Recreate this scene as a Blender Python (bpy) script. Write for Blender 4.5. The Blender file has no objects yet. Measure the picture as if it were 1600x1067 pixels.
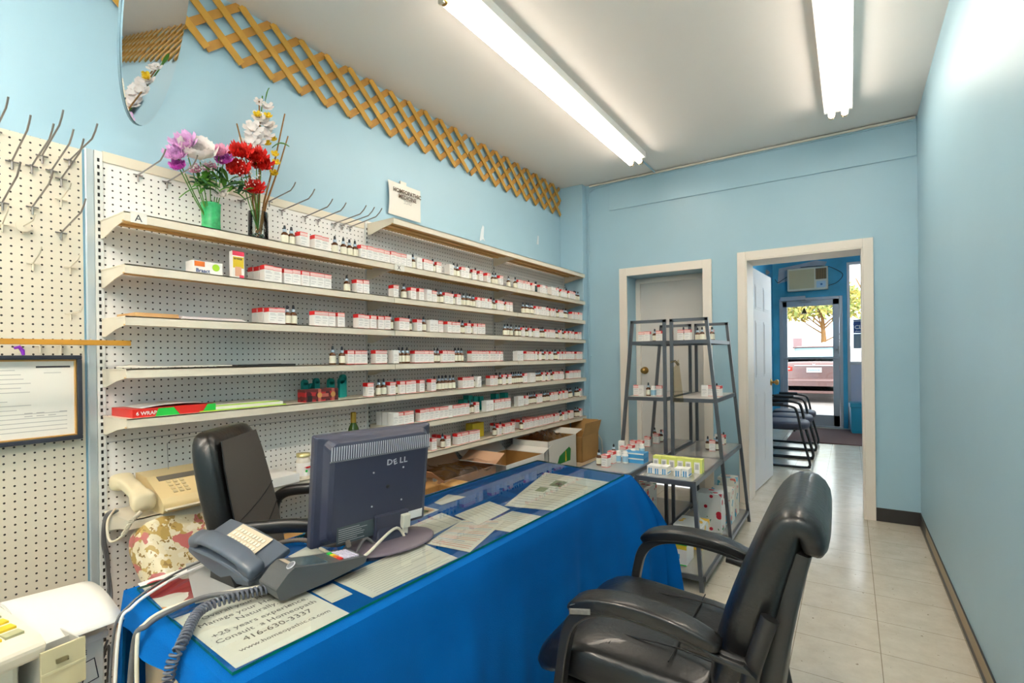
import bpy, bmesh, math, random
from mathutils import Vector, Matrix, Euler
random.seed(7)
PI = math.pi
S = bpy.context.scene
COL = S.collection

# ------------------------------------------------------------------ camera
CAMH = 1.2
FPX, YAW, PITCH, ROLL = 798.87, math.radians(33.483), math.radians(-0.111), math.radians(-0.728)
Rv = Vector((math.cos(YAW), math.sin(YAW), 0)); Fv = Vector((-math.sin(YAW), math.cos(YAW), 0)); Zv = Vector((0, 0, 1))
fwd = Fv*math.cos(PITCH)+Zv*math.sin(PITCH); up0 = -Fv*math.sin(PITCH)+Zv*math.cos(PITCH)
right = Rv*math.cos(ROLL)+up0*math.sin(ROLL); upv = -Rv*math.sin(ROLL)+up0*math.cos(ROLL)
cam = bpy.data.objects.new('camera', bpy.data.cameras.new('camera')); COL.objects.link(cam)
cam.data.sensor_width = 36; cam.data.lens = 36*FPX/1600; cam.data.shift_y = 27/1600; cam.data.clip_start = 0.02; cam.data.clip_end = 200
m = Matrix((right, upv, -fwd)).transposed().to_4x4(); m.translation = (0, 0, CAMH); cam.matrix_world = m
S.camera = cam
def bp(u, v, ax, val):
    "point of the real surface (axis plane) seen at photo pixel u,v"
    d = fwd + right*((u-800)/FPX) + upv*((560.5-v)/FPX)
    i = 'xyz'.index(ax); o = Vector((0, 0, CAMH)); t = (val-o[i])/d[i]
    return o+d*t
# ------------------------------------------------------------------ world, exposure
S.view_settings.view_transform = 'Standard'; S.view_settings.look = 'None'
S.view_settings.gamma = 1; S.view_settings.use_curve_mapping = False
S.view_settings.exposure = 0.85
W = bpy.data.worlds.new('sky'); S.world = W; W.use_nodes = True
nt = W.node_tree; bg = nt.nodes['Background']
sky = nt.nodes.new('ShaderNodeTexSky'); sky.sky_type = 'HOSEK_WILKIE'; sky.turbidity = 4; sky.sun_direction = Vector((0.6, -0.5, 0.55)).normalized()
mixw = nt.nodes.new('ShaderNodeMixRGB'); mixw.inputs[0].default_value = 0.75; mixw.inputs[2].default_value = (0.93, 0.97, 1, 1)
nt.links.new(sky.outputs[0], mixw.inputs[1]); nt.links.new(mixw.outputs[0], bg.inputs[0]); bg.inputs[1].default_value = 3.4
sunl = bpy.data.lights.new('sun', 'SUN'); sunl.energy = 1.2; sunl.angle = 0.02; sunl.color = (1, 0.95, 0.86)
sun = bpy.data.objects.new('sun', sunl); COL.objects.link(sun); sun.rotation_euler = Vector((0.6, -0.5, 0.55)).to_track_quat('Z', 'Y').to_euler()
TUBE = 8.8          # brightness of the fluorescent tubes

# ------------------------------------------------------------------ materials
def lin(c):
    c = [x/255 for x in c]
    return tuple(x/12.92 if x <= .04045 else ((x+.055)/1.055)**2.4 for x in c)+(1,)
MATS = {}
def mat(name, rgb, rough=.5, metal=0, noise=0, nscale=20, bump=0, bscale=200, emit=0, coat=0, spec=.5, sheen=0):
    if name in MATS: return MATS[name]
    M = bpy.data.materials.new(name); M.use_nodes = True; n = M.node_tree.nodes; l = M.node_tree.links
    b = n['Principled BSDF']; c = lin(rgb)
    b.inputs['Base Color'].default_value = c; b.inputs['Roughness'].default_value = rough; b.inputs['Metallic'].default_value = metal
    b.inputs['Specular IOR Level'].default_value = spec; b.inputs['Coat Weight'].default_value = coat
    if sheen: b.inputs['Sheen Weight'].default_value = sheen
    tc = n.new('ShaderNodeTexCoord')
    if noise:
        t = n.new('ShaderNodeTexNoise'); t.inputs['Scale'].default_value = nscale; t.inputs['Detail'].default_value = 5
        l.new(tc.outputs['Object'], t.inputs['Vector'])
        r = n.new('ShaderNodeValToRGB'); r.color_ramp.elements[0].position = .3; r.color_ramp.elements[1].position = .7
        r.color_ramp.elements[0].color = tuple(x*(1-noise) for x in c[:3])+(1,); r.color_ramp.elements[1].color = tuple(min(1, x*(1+noise*.5)) for x in c[:3])+(1,)
        l.new(t.outputs['Fac'], r.inputs[0]); l.new(r.outputs[0], b.inputs['Base Color'])
    if bump:
        t = n.new('ShaderNodeTexNoise'); t.inputs['Scale'].default_value = bscale; t.inputs['Detail'].default_value = 3
        l.new(tc.outputs['Object'], t.inputs['Vector'])
        bn = n.new('ShaderNodeBump'); bn.inputs['Strength'].default_value = bump; bn.inputs['Distance'].default_value = .002
        l.new(t.outputs['Fac'], bn.inputs['Height']); l.new(bn.outputs[0], b.inputs['Normal'])
    if emit:
        b.inputs['Emission Color'].default_value = c; b.inputs['Emission Strength'].default_value = emit
    MATS[name] = M; return M
def mixmat(name, base, stripes):
    "base rgb plus a list of colour overlays (rgb, kind, params) driven by object coordinates"
    M = mat(name, base, .45); n = M.node_tree.nodes; l = M.node_tree.links; b = n['Principled BSDF']
    tc = n.new('ShaderNodeTexCoord'); cur = None
    for rgb, kind, sc, th in stripes:
        if kind == 'noise':
            t = n.new('ShaderNodeTexNoise'); t.inputs['Scale'].default_value = sc; out = t.outputs['Fac']
        elif kind == 'voronoi':
            t = n.new('ShaderNodeTexVoronoi'); t.inputs['Scale'].default_value = sc; out = t.outputs['Distance']
        else:
            t = n.new('ShaderNodeTexWave'); t.inputs['Scale'].default_value = sc; t.bands_direction = kind; t.inputs['Distortion'].default_value = 1.5; t.inputs['Detail'].default_value = 3; t.inputs['Detail Scale'].default_value = 6; out = t.outputs['Fac']
        l.new(tc.outputs['Object'], t.inputs['Vector'])
        g = n.new('ShaderNodeMath'); g.operation = 'LESS_THAN' if kind == 'voronoi' else 'GREATER_THAN'; g.inputs[1].default_value = th; l.new(out, g.inputs[0])
        mx = n.new('ShaderNodeMixRGB'); l.new(g.outputs[0], mx.inputs[0]); mx.inputs[2].default_value = lin(rgb)
        if cur: l.new(cur, mx.inputs[1])
        else: mx.inputs[1].default_value = lin(base)
        cur = mx.outputs[0]
    l.new(cur, b.inputs['Base Color']); return M
def pegmat(name, rgb):
    M = mat(name, rgb, .4); n = M.node_tree.nodes; l = M.node_tree.links; b = n['Principled BSDF']
    tc = n.new('ShaderNodeTexCoord'); sp = n.new('ShaderNodeSeparateXYZ'); l.new(tc.outputs['Object'], sp.inputs[0])
    sq = []
    for k in ('Y', 'Z'):
        a = n.new('ShaderNodeMath'); a.operation = 'MULTIPLY'; a.inputs[1].default_value = 1/.0254; l.new(sp.outputs[k], a.inputs[0])
        f = n.new('ShaderNodeMath'); f.operation = 'FRACT'; l.new(a.outputs[0], f.inputs[0])
        s = n.new('ShaderNodeMath'); s.operation = 'SUBTRACT'; s.inputs[1].default_value = .5; l.new(f.outputs[0], s.inputs[0])
        p = n.new('ShaderNodeMath'); p.operation = 'POWER'; p.inputs[1].default_value = 2; l.new(s.outputs[0], p.inputs[0]); sq.append(p)
    ad = n.new('ShaderNodeMath'); ad.operation = 'ADD'; l.new(sq[0].outputs[0], ad.inputs[0]); l.new(sq[1].outputs[0], ad.inputs[1])
    lt = n.new('ShaderNodeMath'); lt.operation = 'LESS_THAN'; lt.inputs[1].default_value = .128**2; l.new(ad.outputs[0], lt.inputs[0])
    mx = n.new('ShaderNodeMixRGB'); mx.inputs[1].default_value = lin(rgb); mx.inputs[2].default_value = lin((52, 46, 40)); l.new(lt.outputs[0], mx.inputs[0]); l.new(mx.outputs[0], b.inputs['Base Color'])
    return M
def glassmat(name, tint, refl_ior=1.5, rough=0.0, mn=0):
    M = bpy.data.materials.new(name); M.use_nodes = True; n = M.node_tree.nodes; l = M.node_tree.links
    n.remove(n['Principled BSDF']); o = n['Material Output']
    t = n.new('ShaderNodeBsdfTransparent'); t.inputs[0].default_value = lin(tint)
    g = n.new('ShaderNodeBsdfGlossy'); g.inputs['Roughness'].default_value = rough
    f = n.new('ShaderNodeFresnel'); f.inputs[0].default_value = refl_ior
    mx = n.new('ShaderNodeMixShader'); l.new(f.outputs[0], mx.inputs[0]); l.new(t.outputs[0], mx.inputs[1]); l.new(g.outputs[0], mx.inputs[2]); l.new(mx.outputs[0], o.inputs[0])
    MATS[name] = M; return M
def floormat():
    M = mat('vinyl_tile', (212, 203, 186), .16, coat=.0); n = M.node_tree.nodes; l = M.node_tree.links; b = n['Principled BSDF']
    tc = n.new('ShaderNodeTexCoord'); sp = n.new('ShaderNodeSeparateXYZ'); l.new(tc.outputs['Object'], sp.inputs[0])
    def M2(op, a, bv=None):
        x = n.new('ShaderNodeMath'); x.operation = op
        if isinstance(a, (int, float)): x.inputs[0].default_value = a
        else: l.new(a, x.inputs[0])
        if bv is not None:
            if isinstance(bv, (int, float)): x.inputs[1].default_value = bv
            else: l.new(bv, x.inputs[1])
        return x.outputs[0]
    def dist(k, off):
        a = M2('FRACT', M2('MULTIPLY', M2('ADD', sp.outputs[k], off), 1/.2985)); return M2('ABSOLUTE', M2('SUBTRACT', a, .5))
    dx = dist('X', -.091+20*.2985+.0); dy = dist('Y', -.12+20*.2985)
    joint = M2('GREATER_THAN', M2('MAXIMUM', dx, dy), .4955)
    t = n.new('ShaderNodeTexNoise'); t.inputs['Scale'].default_value = 9; t.inputs['Detail'].default_value = 8; t.inputs['Roughness'].default_value = .7; l.new(tc.outputs['Object'], t.inputs['Vector'])
    r = n.new('ShaderNodeValToRGB'); e = r.color_ramp.elements; e[0].position = .3; e[0].color = lin((196, 186, 167)); e[1].position = .7; e[1].color = lin((216, 207, 190)); l.new(t.outputs['Fac'], r.inputs[0])
    t2 = n.new('ShaderNodeTexNoise'); t2.inputs['Scale'].default_value = 55; t2.inputs['Detail'].default_value = 2; l.new(tc.outputs['Object'], t2.inputs['Vector'])
    sp2 = M2('GREATER_THAN', t2.outputs['Fac'], .72)
    mx = n.new('ShaderNodeMixRGB'); l.new(sp2, mx.inputs[0]); l.new(r.outputs[0], mx.inputs[1]); mx.inputs[2].default_value = lin((150, 138, 118))
    mx2 = n.new('ShaderNodeMixRGB'); l.new(joint, mx2.inputs[0]); l.new(mx.outputs[0], mx2.inputs[1]); mx2.inputs[2].default_value = lin((140, 128, 108)); l.new(mx2.outputs[0], b.inputs['Base Color'])
    t3 = n.new('ShaderNodeTexNoise'); t3.inputs['Scale'].default_value = 2.5; l.new(tc.outputs['Object'], t3.inputs['Vector'])
    mr = n.new('ShaderNodeMapRange'); mr.inputs['To Min'].default_value = .1; mr.inputs['To Max'].default_value = .28; l.new(t3.outputs['Fac'], mr.inputs[0]); l.new(mr.outputs[0], b.inputs['Roughness'])
    bn = n.new('ShaderNodeBump'); bn.inputs['Strength'].default_value = .12; bn.inputs['Distance'].default_value = .002; l.new(t3.outputs['Fac'], bn.inputs['Height']); l.new(bn.outputs[0], b.inputs['Normal'])
    return M

WALL = mat('blue_wall_paint', (166, 200, 216), .42, noise=.04, nscale=1.5, bump=.05, bscale=40)
WALLH = mat('hall_blue_paint', (52, 158, 205), .45, noise=.08, nscale=2)
CEIL = mat('ceiling_paint', (238, 232, 226), .8, noise=.03, nscale=1)
CREAMT = mat('cream_trim_paint', (238, 228, 216), .4)
WHITE = mat('white_paint', (235, 233, 230), .45)
DOORW = mat('door_white', (222, 222, 224), .45)
FLOOR = floormat()
RUBBER = mat('black_rubber', (52, 50, 49), .45)
TANB = mat('tan_baseboard', (160, 142, 112), .5)
PEG1 = pegmat('cream_pegboard', (222, 213, 194)); PEG2 = pegmat('white_pegboard', (246, 243, 239))
UPR = mat('upright_metal', (226, 226, 222), .35, metal=.0); UPRG = mat('upright_grey', (190, 200, 204), .3, metal=.3)
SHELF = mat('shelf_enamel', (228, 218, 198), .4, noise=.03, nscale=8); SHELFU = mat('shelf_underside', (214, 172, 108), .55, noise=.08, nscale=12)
BLACKP = mat('black_slot', (25, 24, 22), .6)
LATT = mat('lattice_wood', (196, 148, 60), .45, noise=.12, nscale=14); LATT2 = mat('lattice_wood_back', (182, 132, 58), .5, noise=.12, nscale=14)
STEEL = mat('hook_steel', (150, 145, 142), .3, metal=.7); CREAMS = mat('cream_hook', (222, 212, 190), .4)
TUBEM = mat('fluorescent_tube', (255, 244, 230), .4, emit=TUBE); TUBEFILL = mat('fluorescent_tube_fill', (255, 244, 230), .4, emit=30)  # second tube material is for the added fill lights behind the camera
FIXT = mat('fixture_white', (240, 238, 232), .4); BRASS = mat('brass', (170, 135, 75), .3, metal=.8); BRASSD = mat('old_brass_plate', (196, 180, 148), .4, metal=.4)
CLOTH = mat('blue_tablecloth', (0, 93, 168), .95, noise=.10, nscale=6, bump=.6, bscale=350, spec=.1)
PLY = mat('tan_board', (224, 200, 166), .5, noise=.06, nscale=5)
GLASS = glassmat('table_glass', (248, 254, 252), 1.5); GEDGE = mat('glass_edge', (12, 110, 84), .15)
PANE = glassmat('window_glass', (248, 252, 252), 1.35)
LEATH = mat('black_leather', (17, 16, 17), .33, noise=.15, nscale=10, bump=.5, bscale=70, coat=.2)
LEATHD = mat('worn_leather_patch', (120, 116, 110), .7, noise=.4, nscale=60)
CHP = mat('chair_black_plastic', (32, 31, 31), .32)
FABRIC = mat('dark_mesh_fabric', (84, 77, 71), .75, bump=.4, bscale=500)
SEAM = mat('seam_thread', (14, 14, 15), .5)
DARKN = mat('monitor_plastic', (58, 60, 78), .35, bump=.1, bscale=600); GREYP = mat('grey_plastic', (120, 120, 126), .4); SILVER = mat('silver_logo', (205, 205, 210), .3, metal=.3)
PORT = mat('port_cream', (222, 216, 198), .5)
CABG = mat('grey_cable', (98, 98, 100), .45); CABW = mat('white_cable', (222, 214, 194), .5); CABK = mat('black_cable', (38, 37, 38), .45)
BEIGE = mat('beige_plastic', (224, 202, 152), .45); BEIGE2 = mat('pale_beige_plastic', (226, 216, 196), .5)
PHONE = mat('phone_slate', (84, 92, 104), .3); PHONEL = mat('phone_label', (205, 190, 165), .5)
TERM = mat('terminal_charcoal', (78, 80, 82), .35)
BOXW = mat('box_white', (243, 240, 236), .45); BOXR = mat('box_red', (222, 32, 36), .4); BOXP = mat('box_pink', (240, 205, 200), .45); BOXT = mat('box_print_grey', (186, 184, 186), .5)
AMBER = mat('amber_glass', (88, 48, 20), .15); LABELM = mat('bottle_label', (232, 228, 208), .5); DROPC = mat('dropper_collar', (170, 188, 204), .35); DROPB = mat('dropper_rubber', (34, 38, 46), .5)
GREENG = mat('green_glass', (60, 90, 30), .1)
RACKM = mat('rack_metal', (88, 92, 98), .35, metal=.35); RACKS = mat('rack_pale_shelf', (214, 204, 196), .35); RACKG = glassmat('rack_smoked_glass', (206, 206, 204), 1.8); RACKP = mat('rack_lower_plate', (168, 164, 158), .25, metal=.3)
KRAFT = mat('kraft_card', (196, 152, 92), .7, noise=.08, nscale=10); KRAFTD = mat('kraft_card_dark', (166, 120, 62), .75, noise=.08, nscale=10); CARTW = mat('white_carton', (226, 222, 214), .6)
PAPER = mat('paper', (232, 229, 220), .7); INK = mat('ink', (58, 56, 60), .6); INKG = mat('ink_light', (178, 176, 172), .6); INKR = mat('ink_red', (214, 120, 110), .6); INKB = mat('ink_blue', (90, 130, 180), .6)
RED = mat('red_card', (214, 44, 34), .35); GREENC = mat('green_card', (40, 190, 70), .4); LIME = mat('lime_edge', (160, 205, 40), .45); TEAL = mat('teal_card', (20, 168, 158), .5)
YEL = mat('yellow_card', (222, 190, 40), .5); BLUEC = mat('blue_card', (60, 150, 205), .45); LIMEY = mat('pale_lime_card', (222, 226, 120), .5)
ALU = mat('aluminium', (176, 174, 178), .35, metal=.6)
PURP = mat('purple_plastic', (150, 50, 205), .4); WOODS = mat('varnished_wood', (196, 140, 48), .35, noise=.1, nscale=18)
FRAMEB = mat('frame_black', (52, 56, 66), .3); GOLD = mat('frame_gold', (196, 150, 84), .35, metal=.3)
LEAF = mat('leaf_green', (84, 140, 44), .5, noise=.3, nscale=30); LEAFD = mat('leaf_dark', (40, 96, 50), .5, noise=.3, nscale=30)
PRED = mat('petal_red', (226, 38, 28), .6, noise=.15, nscale=60); PWH = mat('petal_white', (244, 236, 232), .6); PLIL = mat('petal_lilac', (236, 184, 230), .6, noise=.1, nscale=60); PMAG = mat('petal_magenta', (222, 104, 206), .6); PPIN = mat('petal_pink', (240, 170, 200), .6); PYEL = mat('petal_yellow', (240, 205, 40), .6)
STICK = mat('twig_brown', (150, 104, 48), .6, noise=.2, nscale=40)
VASEG = mat('green_vase_glass', (60, 176, 108), .25, noise=.35, nscale=40)
CLEARV = glassmat('clear_vase_glass', (242, 246, 246), 1.4)
MIRR = mat('mirror_silver', (238, 240, 242), .02, metal=1)
MATF = mat('floor_mat_brown', (96, 66, 62), .95, noise=.3, nscale=80, bump=.8, bscale=300)

# ------------------------------------------------------------------ mesh builder
class MB:
    def __init__(s): s.v = []; s.f = []; s.m = []; s.s = []
    def add(s, vs, fs, mi=0, sm=False, M=None):
        o = len(s.v)
        s.v += [tuple(M @ Vector(p)) if M is not None else tuple(p) for p in vs]
        for f in fs: s.f.append([i+o for i in f]); s.m.append(mi); s.s.append(sm)
        return s
    def box(s, x0, x1, y0, y1, z0, z1, mi=0, M=None):
        x0, x1 = min(x0, x1), max(x0, x1); y0, y1 = min(y0, y1), max(y0, y1); z0, z1 = min(z0, z1), max(z0, z1)
        vs = [(x0, y0, z0), (x1, y0, z0), (x1, y1, z0), (x0, y1, z0), (x0, y0, z1), (x1, y0, z1), (x1, y1, z1), (x0, y1, z1)]
        return s.add(vs, [(0, 3, 2, 1), (4, 5, 6, 7), (0, 1, 5, 4), (1, 2, 6, 5), (2, 3, 7, 6), (3, 0, 4, 7)], mi, False, M)
    def bar(s, a, b, w, h, mi=0, upd=(0, 0, 1)):
        a = Vector(a); b = Vector(b); d = (b-a); L = d.length; d.normalize(); u = Vector(upd)
        if abs(d.dot(u)) > .95: u = Vector((1, 0, 0))
        x = d.cross(u).normalized(); u = x.cross(d)
        M = Matrix((d, x, u)).transposed().to_4x4(); M.translation = a
        return s.box(0, L, -w/2, w/2, -h/2, h/2, mi, M)
    def tube(s, pts, r, seg=8, mi=0, cap=True, closed=False, flat=1.0):
        pts = [Vector(p) for p in pts]; n = len(pts); rr = r if isinstance(r, (list, tuple)) else [r]*n
        vs = []; prev = None
        for i, p in enumerate(pts):
            if closed: t = (pts[(i+1) % n]-pts[i-1])
            else: t = (pts[min(i+1, n-1)]-pts[max(i-1, 0)])
            t.normalize()
            if prev is None:
                a = Vector((0, 0, 1)) if abs(t.z) < .9 else Vector((1, 0, 0)); x = t.cross(a).normalized()
            else:
                x = (prev-t*prev.dot(t)).normalized()
            prev = x; y = t.cross(x)
            for k in range(seg):
                an = 2*PI*k/seg; vs.append(p+x*math.cos(an)*rr[i]+y*math.sin(an)*rr[i]*flat)
        fs = []
        for i in range(n if closed else n-1):
            j = (i+1) % n
            for k in range(seg): k2 = (k+1) % seg; fs.append((i*seg+k, i*seg+k2, j*seg+k2, j*seg+k))
        s.add(vs, fs, mi, True)
        if cap and not closed:
            s.add(vs[:seg], [tuple(range(seg))[::-1]], mi); s.add(vs[-seg:], [tuple(range(seg))], mi)
        return s
    def lathe(s, prof, seg=16, mi=0, M=None, sm=True):
        vs = []
        for r, z in prof:
            for k in range(seg): a = 2*PI*k/seg; vs.append((r*math.cos(a), r*math.sin(a), z))
        fs = []
        for i in range(len(prof)-1):
            for k in range(seg): k2 = (k+1) % seg; fs.append((i*seg+k, i*seg+k2, (i+1)*seg+k2, (i+1)*seg+k))
        s.add(vs, fs, mi, sm, M)
        for idx, rev in ((0, True), (len(prof)-1, False)):
            if prof[idx][0] > 1e-5:
                f = list(range(seg)); s.add(vs[idx*seg:(idx+1)*seg], [f[::-1] if rev else f], mi, False, M)
        return s
    def prism(s, poly, z0, z1, mi=0, M=None, sm=False):
        n = len(poly); a = sum(poly[i][0]*poly[(i+1) % n][1]-poly[(i+1) % n][0]*poly[i][1] for i in range(n))
        if a < 0: poly = poly[::-1]
        vs = [(x, y, z0) for x, y in poly]+[(x, y, z1) for x, y in poly]
        s.add(vs, [tuple(range(n))[::-1], tuple(range(n, 2*n))], mi, False, M)
        s.add(vs, [(i, (i+1) % n, (i+1) % n+n, i+n) for i in range(n)], mi, sm, M); return s
    def loft(s, rings, mi=0, sm=True, caps=True, M=None):
        n = len(rings[0]); vs = [p for r in rings for p in r]; fs = []
        for i in range(len(rings)-1):
            for k in range(n): k2 = (k+1) % n; fs.append((i*n+k, i*n+k2, (i+1)*n+k2, (i+1)*n+k))
        s.add(vs, fs, mi, sm, M)
        if caps: s.add(rings[0], [tuple(range(n))[::-1]], mi, sm, M); s.add(rings[-1], [tuple(range(n))], mi, sm, M)
        return s
    def grid(s, fn, nu, nv, mi=0, sm=True, M=None):
        vs = [fn(i/nu, j/nv) for j in range(nv+1) for i in range(nu+1)]
        fs = [(j*(nu+1)+i, j*(nu+1)+i+1, (j+1)*(nu+1)+i+1, (j+1)*(nu+1)+i) for j in range(nv) for i in range(nu)]
        return s.add(vs, fs, mi, sm, M)
    def mesh(s, name, mats):
        me = bpy.data.meshes.new(name); me.from_pydata(s.v, [], s.f)
        for mm in (mats if isinstance(mats, (list, tuple)) else [mats]): me.materials.append(mm)
        me.polygons.foreach_set('material_index', s.m); me.polygons.foreach_set('use_smooth', s.s); me.update(); return me
    def build(s, name, mats, parent=None, loc=None, rz=None, bevel=0, solid=0, sub=0, weld=False):
        me = s.mesh(name, mats)
        if weld or sub:
            b = bmesh.new(); b.from_mesh(me); bmesh.ops.remove_doubles(b, verts=b.verts, dist=1e-5); b.to_mesh(me); b.free()
        o = bpy.data.objects.new(name, me); COL.objects.link(o)
        if parent: o.parent = parent
        if loc is not None: o.location = loc
        if rz is not None: o.rotation_euler = (0, 0, rz)
        if solid: md = o.modifiers.new('solid', 'SOLIDIFY'); md.thickness = solid; md.offset = 0
        if bevel: md = o.modifiers.new('bevel', 'BEVEL'); md.width = bevel; md.segments = 2; md.limit_method = 'ANGLE'; md.angle_limit = .7
        if sub: md = o.modifiers.new('sub', 'SUBSURF'); md.levels = sub; md.render_levels = sub
        return o
def tag(o, label, cat, group=None):
    o['label'] = label; o['category'] = cat
    if group: o['group'] = group
    return o
def thing(name, label, cat, loc=(0, 0, 0), rz=0, group=None):
    o = bpy.data.objects.new(name, None); COL.objects.link(o); o.location = loc; o.rotation_euler = (0, 0, rz); o.empty_display_size = .05
    return tag(o, label, cat, group)
def struct(o): o['kind'] = 'structure'; return o
def copy_tree(o, parent=None):
    c = o.copy(); COL.objects.link(c); c.parent = parent
    for ch in KIDS.get(o.name, []): copy_tree(ch, c)
    return c
KIDS = {}
def reg(o):
    KIDS[o.name] = [c for c in bpy.data.objects if c.parent == o]
    for c in KIDS[o.name]: reg(c)
def rings_superellipse(cx, w, h, n, e=3.0):
    return [(cx, w*math.copysign(abs(math.cos(a))**(2/e), math.cos(a)), h*math.copysign(abs(math.sin(a))**(2/e), math.sin(a))) for a in [2*PI*k/n for k in range(n)]]
def pad(w, d, h, e=4.0, nz=8, nn=32, puff=.0):
    "soft rectangular cushion centred on origin, size w(x) d(y) h(z)"
    mb = MB(); R = []
    for i in range(nz+1):
        t = -1+2*i/nz; z = math.sin(t*PI/2)*h/2; k = max(.0, 1-abs(math.sin(t*PI/2))**3.2)**.5; k = .80+.2*k if abs(t) < .999 else .78
        R.append([(w/2*k*math.copysign(abs(math.cos(a))**(2/e), math.cos(a)), d/2*k*math.copysign(abs(math.sin(a))**(2/e), math.sin(a)), z) for a in [2*PI*q/nn for q in range(nn)]])
    mb.loft(R); return mb
def text_mb(txt, size, M, depth=.0004, mi=0, align='LEFT', bold=0, shear=0, sx=1.0):
    cu = bpy.data.curves.new('txt', 'FONT'); cu.body = txt; cu.size = size; cu.extrude = depth; cu.align_x = align; cu.offset = bold; cu.shear = shear; cu.resolution_u = 2
    o = bpy.data.objects.new('txt', cu); COL.objects.link(o); bpy.context.view_layer.update()
    me = bpy.data.meshes.new_from_object(o.evaluated_get(bpy.context.evaluated_depsgraph_get()))
    vs = [(v.co.x*sx, v.co.y, v.co.z) for v in me.vertices]; fs = [tuple(p.vertices) for p in me.polygons]
    bpy.data.objects.remove(o); bpy.data.curves.remove(cu); bpy.data.meshes.remove(me)
    return vs, fs, M
def put_text(mb, txt, size, M, mi=0, **k):
    vs, fs, M = text_mb(txt, size, M, **k); mb.add(vs, fs, mi, False, M); return mb
def frame(o, x, y):
    o, x, y = Vector(o), Vector(x).normalized(), Vector(y).normalized(); z = x.cross(y).normalized(); y = z.cross(x)
    M = Matrix((x, y, z)).transposed().to_4x4(); M.translation = o; return M
def nth(i):
    return '%d%s' % (i, 'th' if 10 <= i % 100 <= 20 else {1: 'st', 2: 'nd', 3: 'rd'}.get(i % 10, 'th'))
WORDS = ['zeroth', 'first', 'second', 'third', 'fourth', 'fifth', 'sixth', 'seventh', 'eighth', 'ninth', 'tenth']

# ================================================================== THE ROOM
XR, XL, YB, YF, ZC = .398, -2.335, 4.49, -2.6, 2.83
YB2 = 4.78; YE = 9.79; HL, HR, HZ = -1.10, 1.4, 2.86
struct(MB().box(XL-.1, 1.6, YF-.1, YE+.1, -.1, 0).build('floor', FLOOR))
struct(MB().box(XL-.1, XR+.1, YF-.1, YB2, ZC, ZC+.1).build('ceiling', CEIL))
struct(MB().box(XL-.1, XL, YF-.1, YB2, 0, ZC).build('wall_left', WALL))
struct(MB().box(XR, XR+.1, YF-.1, YB, 0, ZC).build('wall_right', WALL))
struct(MB().box(XL-.1, XR+.1, YF-.1, YF, 0, ZC).build('wall_front', WALL))
# back wall with two door openings; upper part protrudes slightly as a beam
wb = MB()
wb.box(XL-.1, -1.70, YB, YB2, 0, ZC); wb.box(-1.03, -.697, YB, YB2, 0, ZC); wb.box(.083, 1.6, YB, YB2, 0, ZC)
wb.box(-1.70, -1.03, YB, YB2, 1.935, ZC); wb.box(-.697, .083, YB, YB2, 1.967, ZC)
struct(wb.build('wall_back', WALL))
struct(MB().box(-1.86, XR, YB-.012, YB, 2.556, ZC).build('trim_1', WALL, bevel=.004))
struct(MB().box(XL, -2.093, 4.40, YB, 0, ZC).build('wall_column', WALL, bevel=.004))
mb = MB(); mb.tube([(-2.05, YB-.012-.012, 2.815), (XR-.01, YB-.024, 2.815)], .009, 8)
struct(mb.build('trim_2', mat('cornice_cream', (222, 214, 202), .6)))
# baseboards
struct(MB().box(.14, XR, YB-.008, YB, 0, .095).build('baseboard_back', RUBBER, bevel=.003))
mb = MB(); mb.box(XR-.006, XR, YF, YB, 0, .09, 0); mb.box(XR-.0075, XR-.006, YF, 4.15, .035, .088, 1)
struct(mb.build('baseboard_right', [RUBBER, TANB]))
# doorway trims
def casing(name, x0, x1, zt, w, y, t=.018, jamb=None):
    mb = MB(); mb.box(x0-w, x0, y-t, y, 0, zt+w); mb.box(x1, x1+w, y-t, y, 0, zt+w); mb.box(x0, x1, y-t, y, zt, zt+w)
    if jamb:
        mb.box(x0, x0+.012, y-t, jamb, 0, zt); mb.box(x1-.012, x1, y-t, jamb, 0, zt); mb.box(x0, x1, y-t, jamb, zt-.012, zt)
    return struct(mb.build(name, CREAMT, bevel=.003))
casing('trim_3', -.697, .083, 1.967, .062, YB, jamb=YB2)
casing('trim_4', -1.695, -1.03, 1.932, .072, YB)
# recessed white door (door_1)
d1 = MB().box(-1.66, -1.03, 4.73, 4.77, .01, 1.885).build('door_1', mat('door_flat_grey', (214, 209, 203), .5)); struct(d1)
mb = MB(); mb.box(-1.70, -1.655, 4.715, 4.775, 0, 1.92); mb.box(-1.655, -1.03, 4.715, 4.775, 1.885, 1.92); mb.box(-1.70, -1.03, 4.74, 4.778, 1.915, 1.94); struct(mb.build('trim_5', CREAMT, bevel=.003))
Mx = frame((-1.62, 4.728, 1.065), (1, 0, 0), (0, 0, 1))
mb = MB(); mb.lathe([(.034, 0), (.034, .006), (.012, .01), (.012, .035), (.022, .04), (.027, .052), (.022, .064), (0, .066)], 20, 0, Mx)
mb.build('door_knob', BRASS, d1)
# hall
struct(MB().box(HL-.1, HL, YB2, YE+.1, 0, HZ).build('wall_hall_left', WALLH))
struct(MB().box(HR, HR+.1, YB2, YE+.1, 0, HZ).build('wall_hall_right', WHITE))
struct(MB().box(HL-.1, HR+.1, YB2, YE+.1, HZ, HZ+.1).build('ceiling_hall', mat('hall_ceiling', (70, 165, 210), .6)))
we = MB(); we.box(HL, -1.0, YE, YE+.12, 0, HZ); we.box(-1.0, -.095, YE, YE+.12, 2.135, HZ); we.box(-.095, -.035, YE, YE+.12, 0, HZ)
we.box(-.035, HR, YE, YE+.12, 2.66, HZ); we.box(1.2, HR, YE, YE+.12, 0, HZ)
struct(we.build('wall_hall_end', mat('hall_end_paint', (70, 170, 205), .5, noise=.25, nscale=3)))
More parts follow.
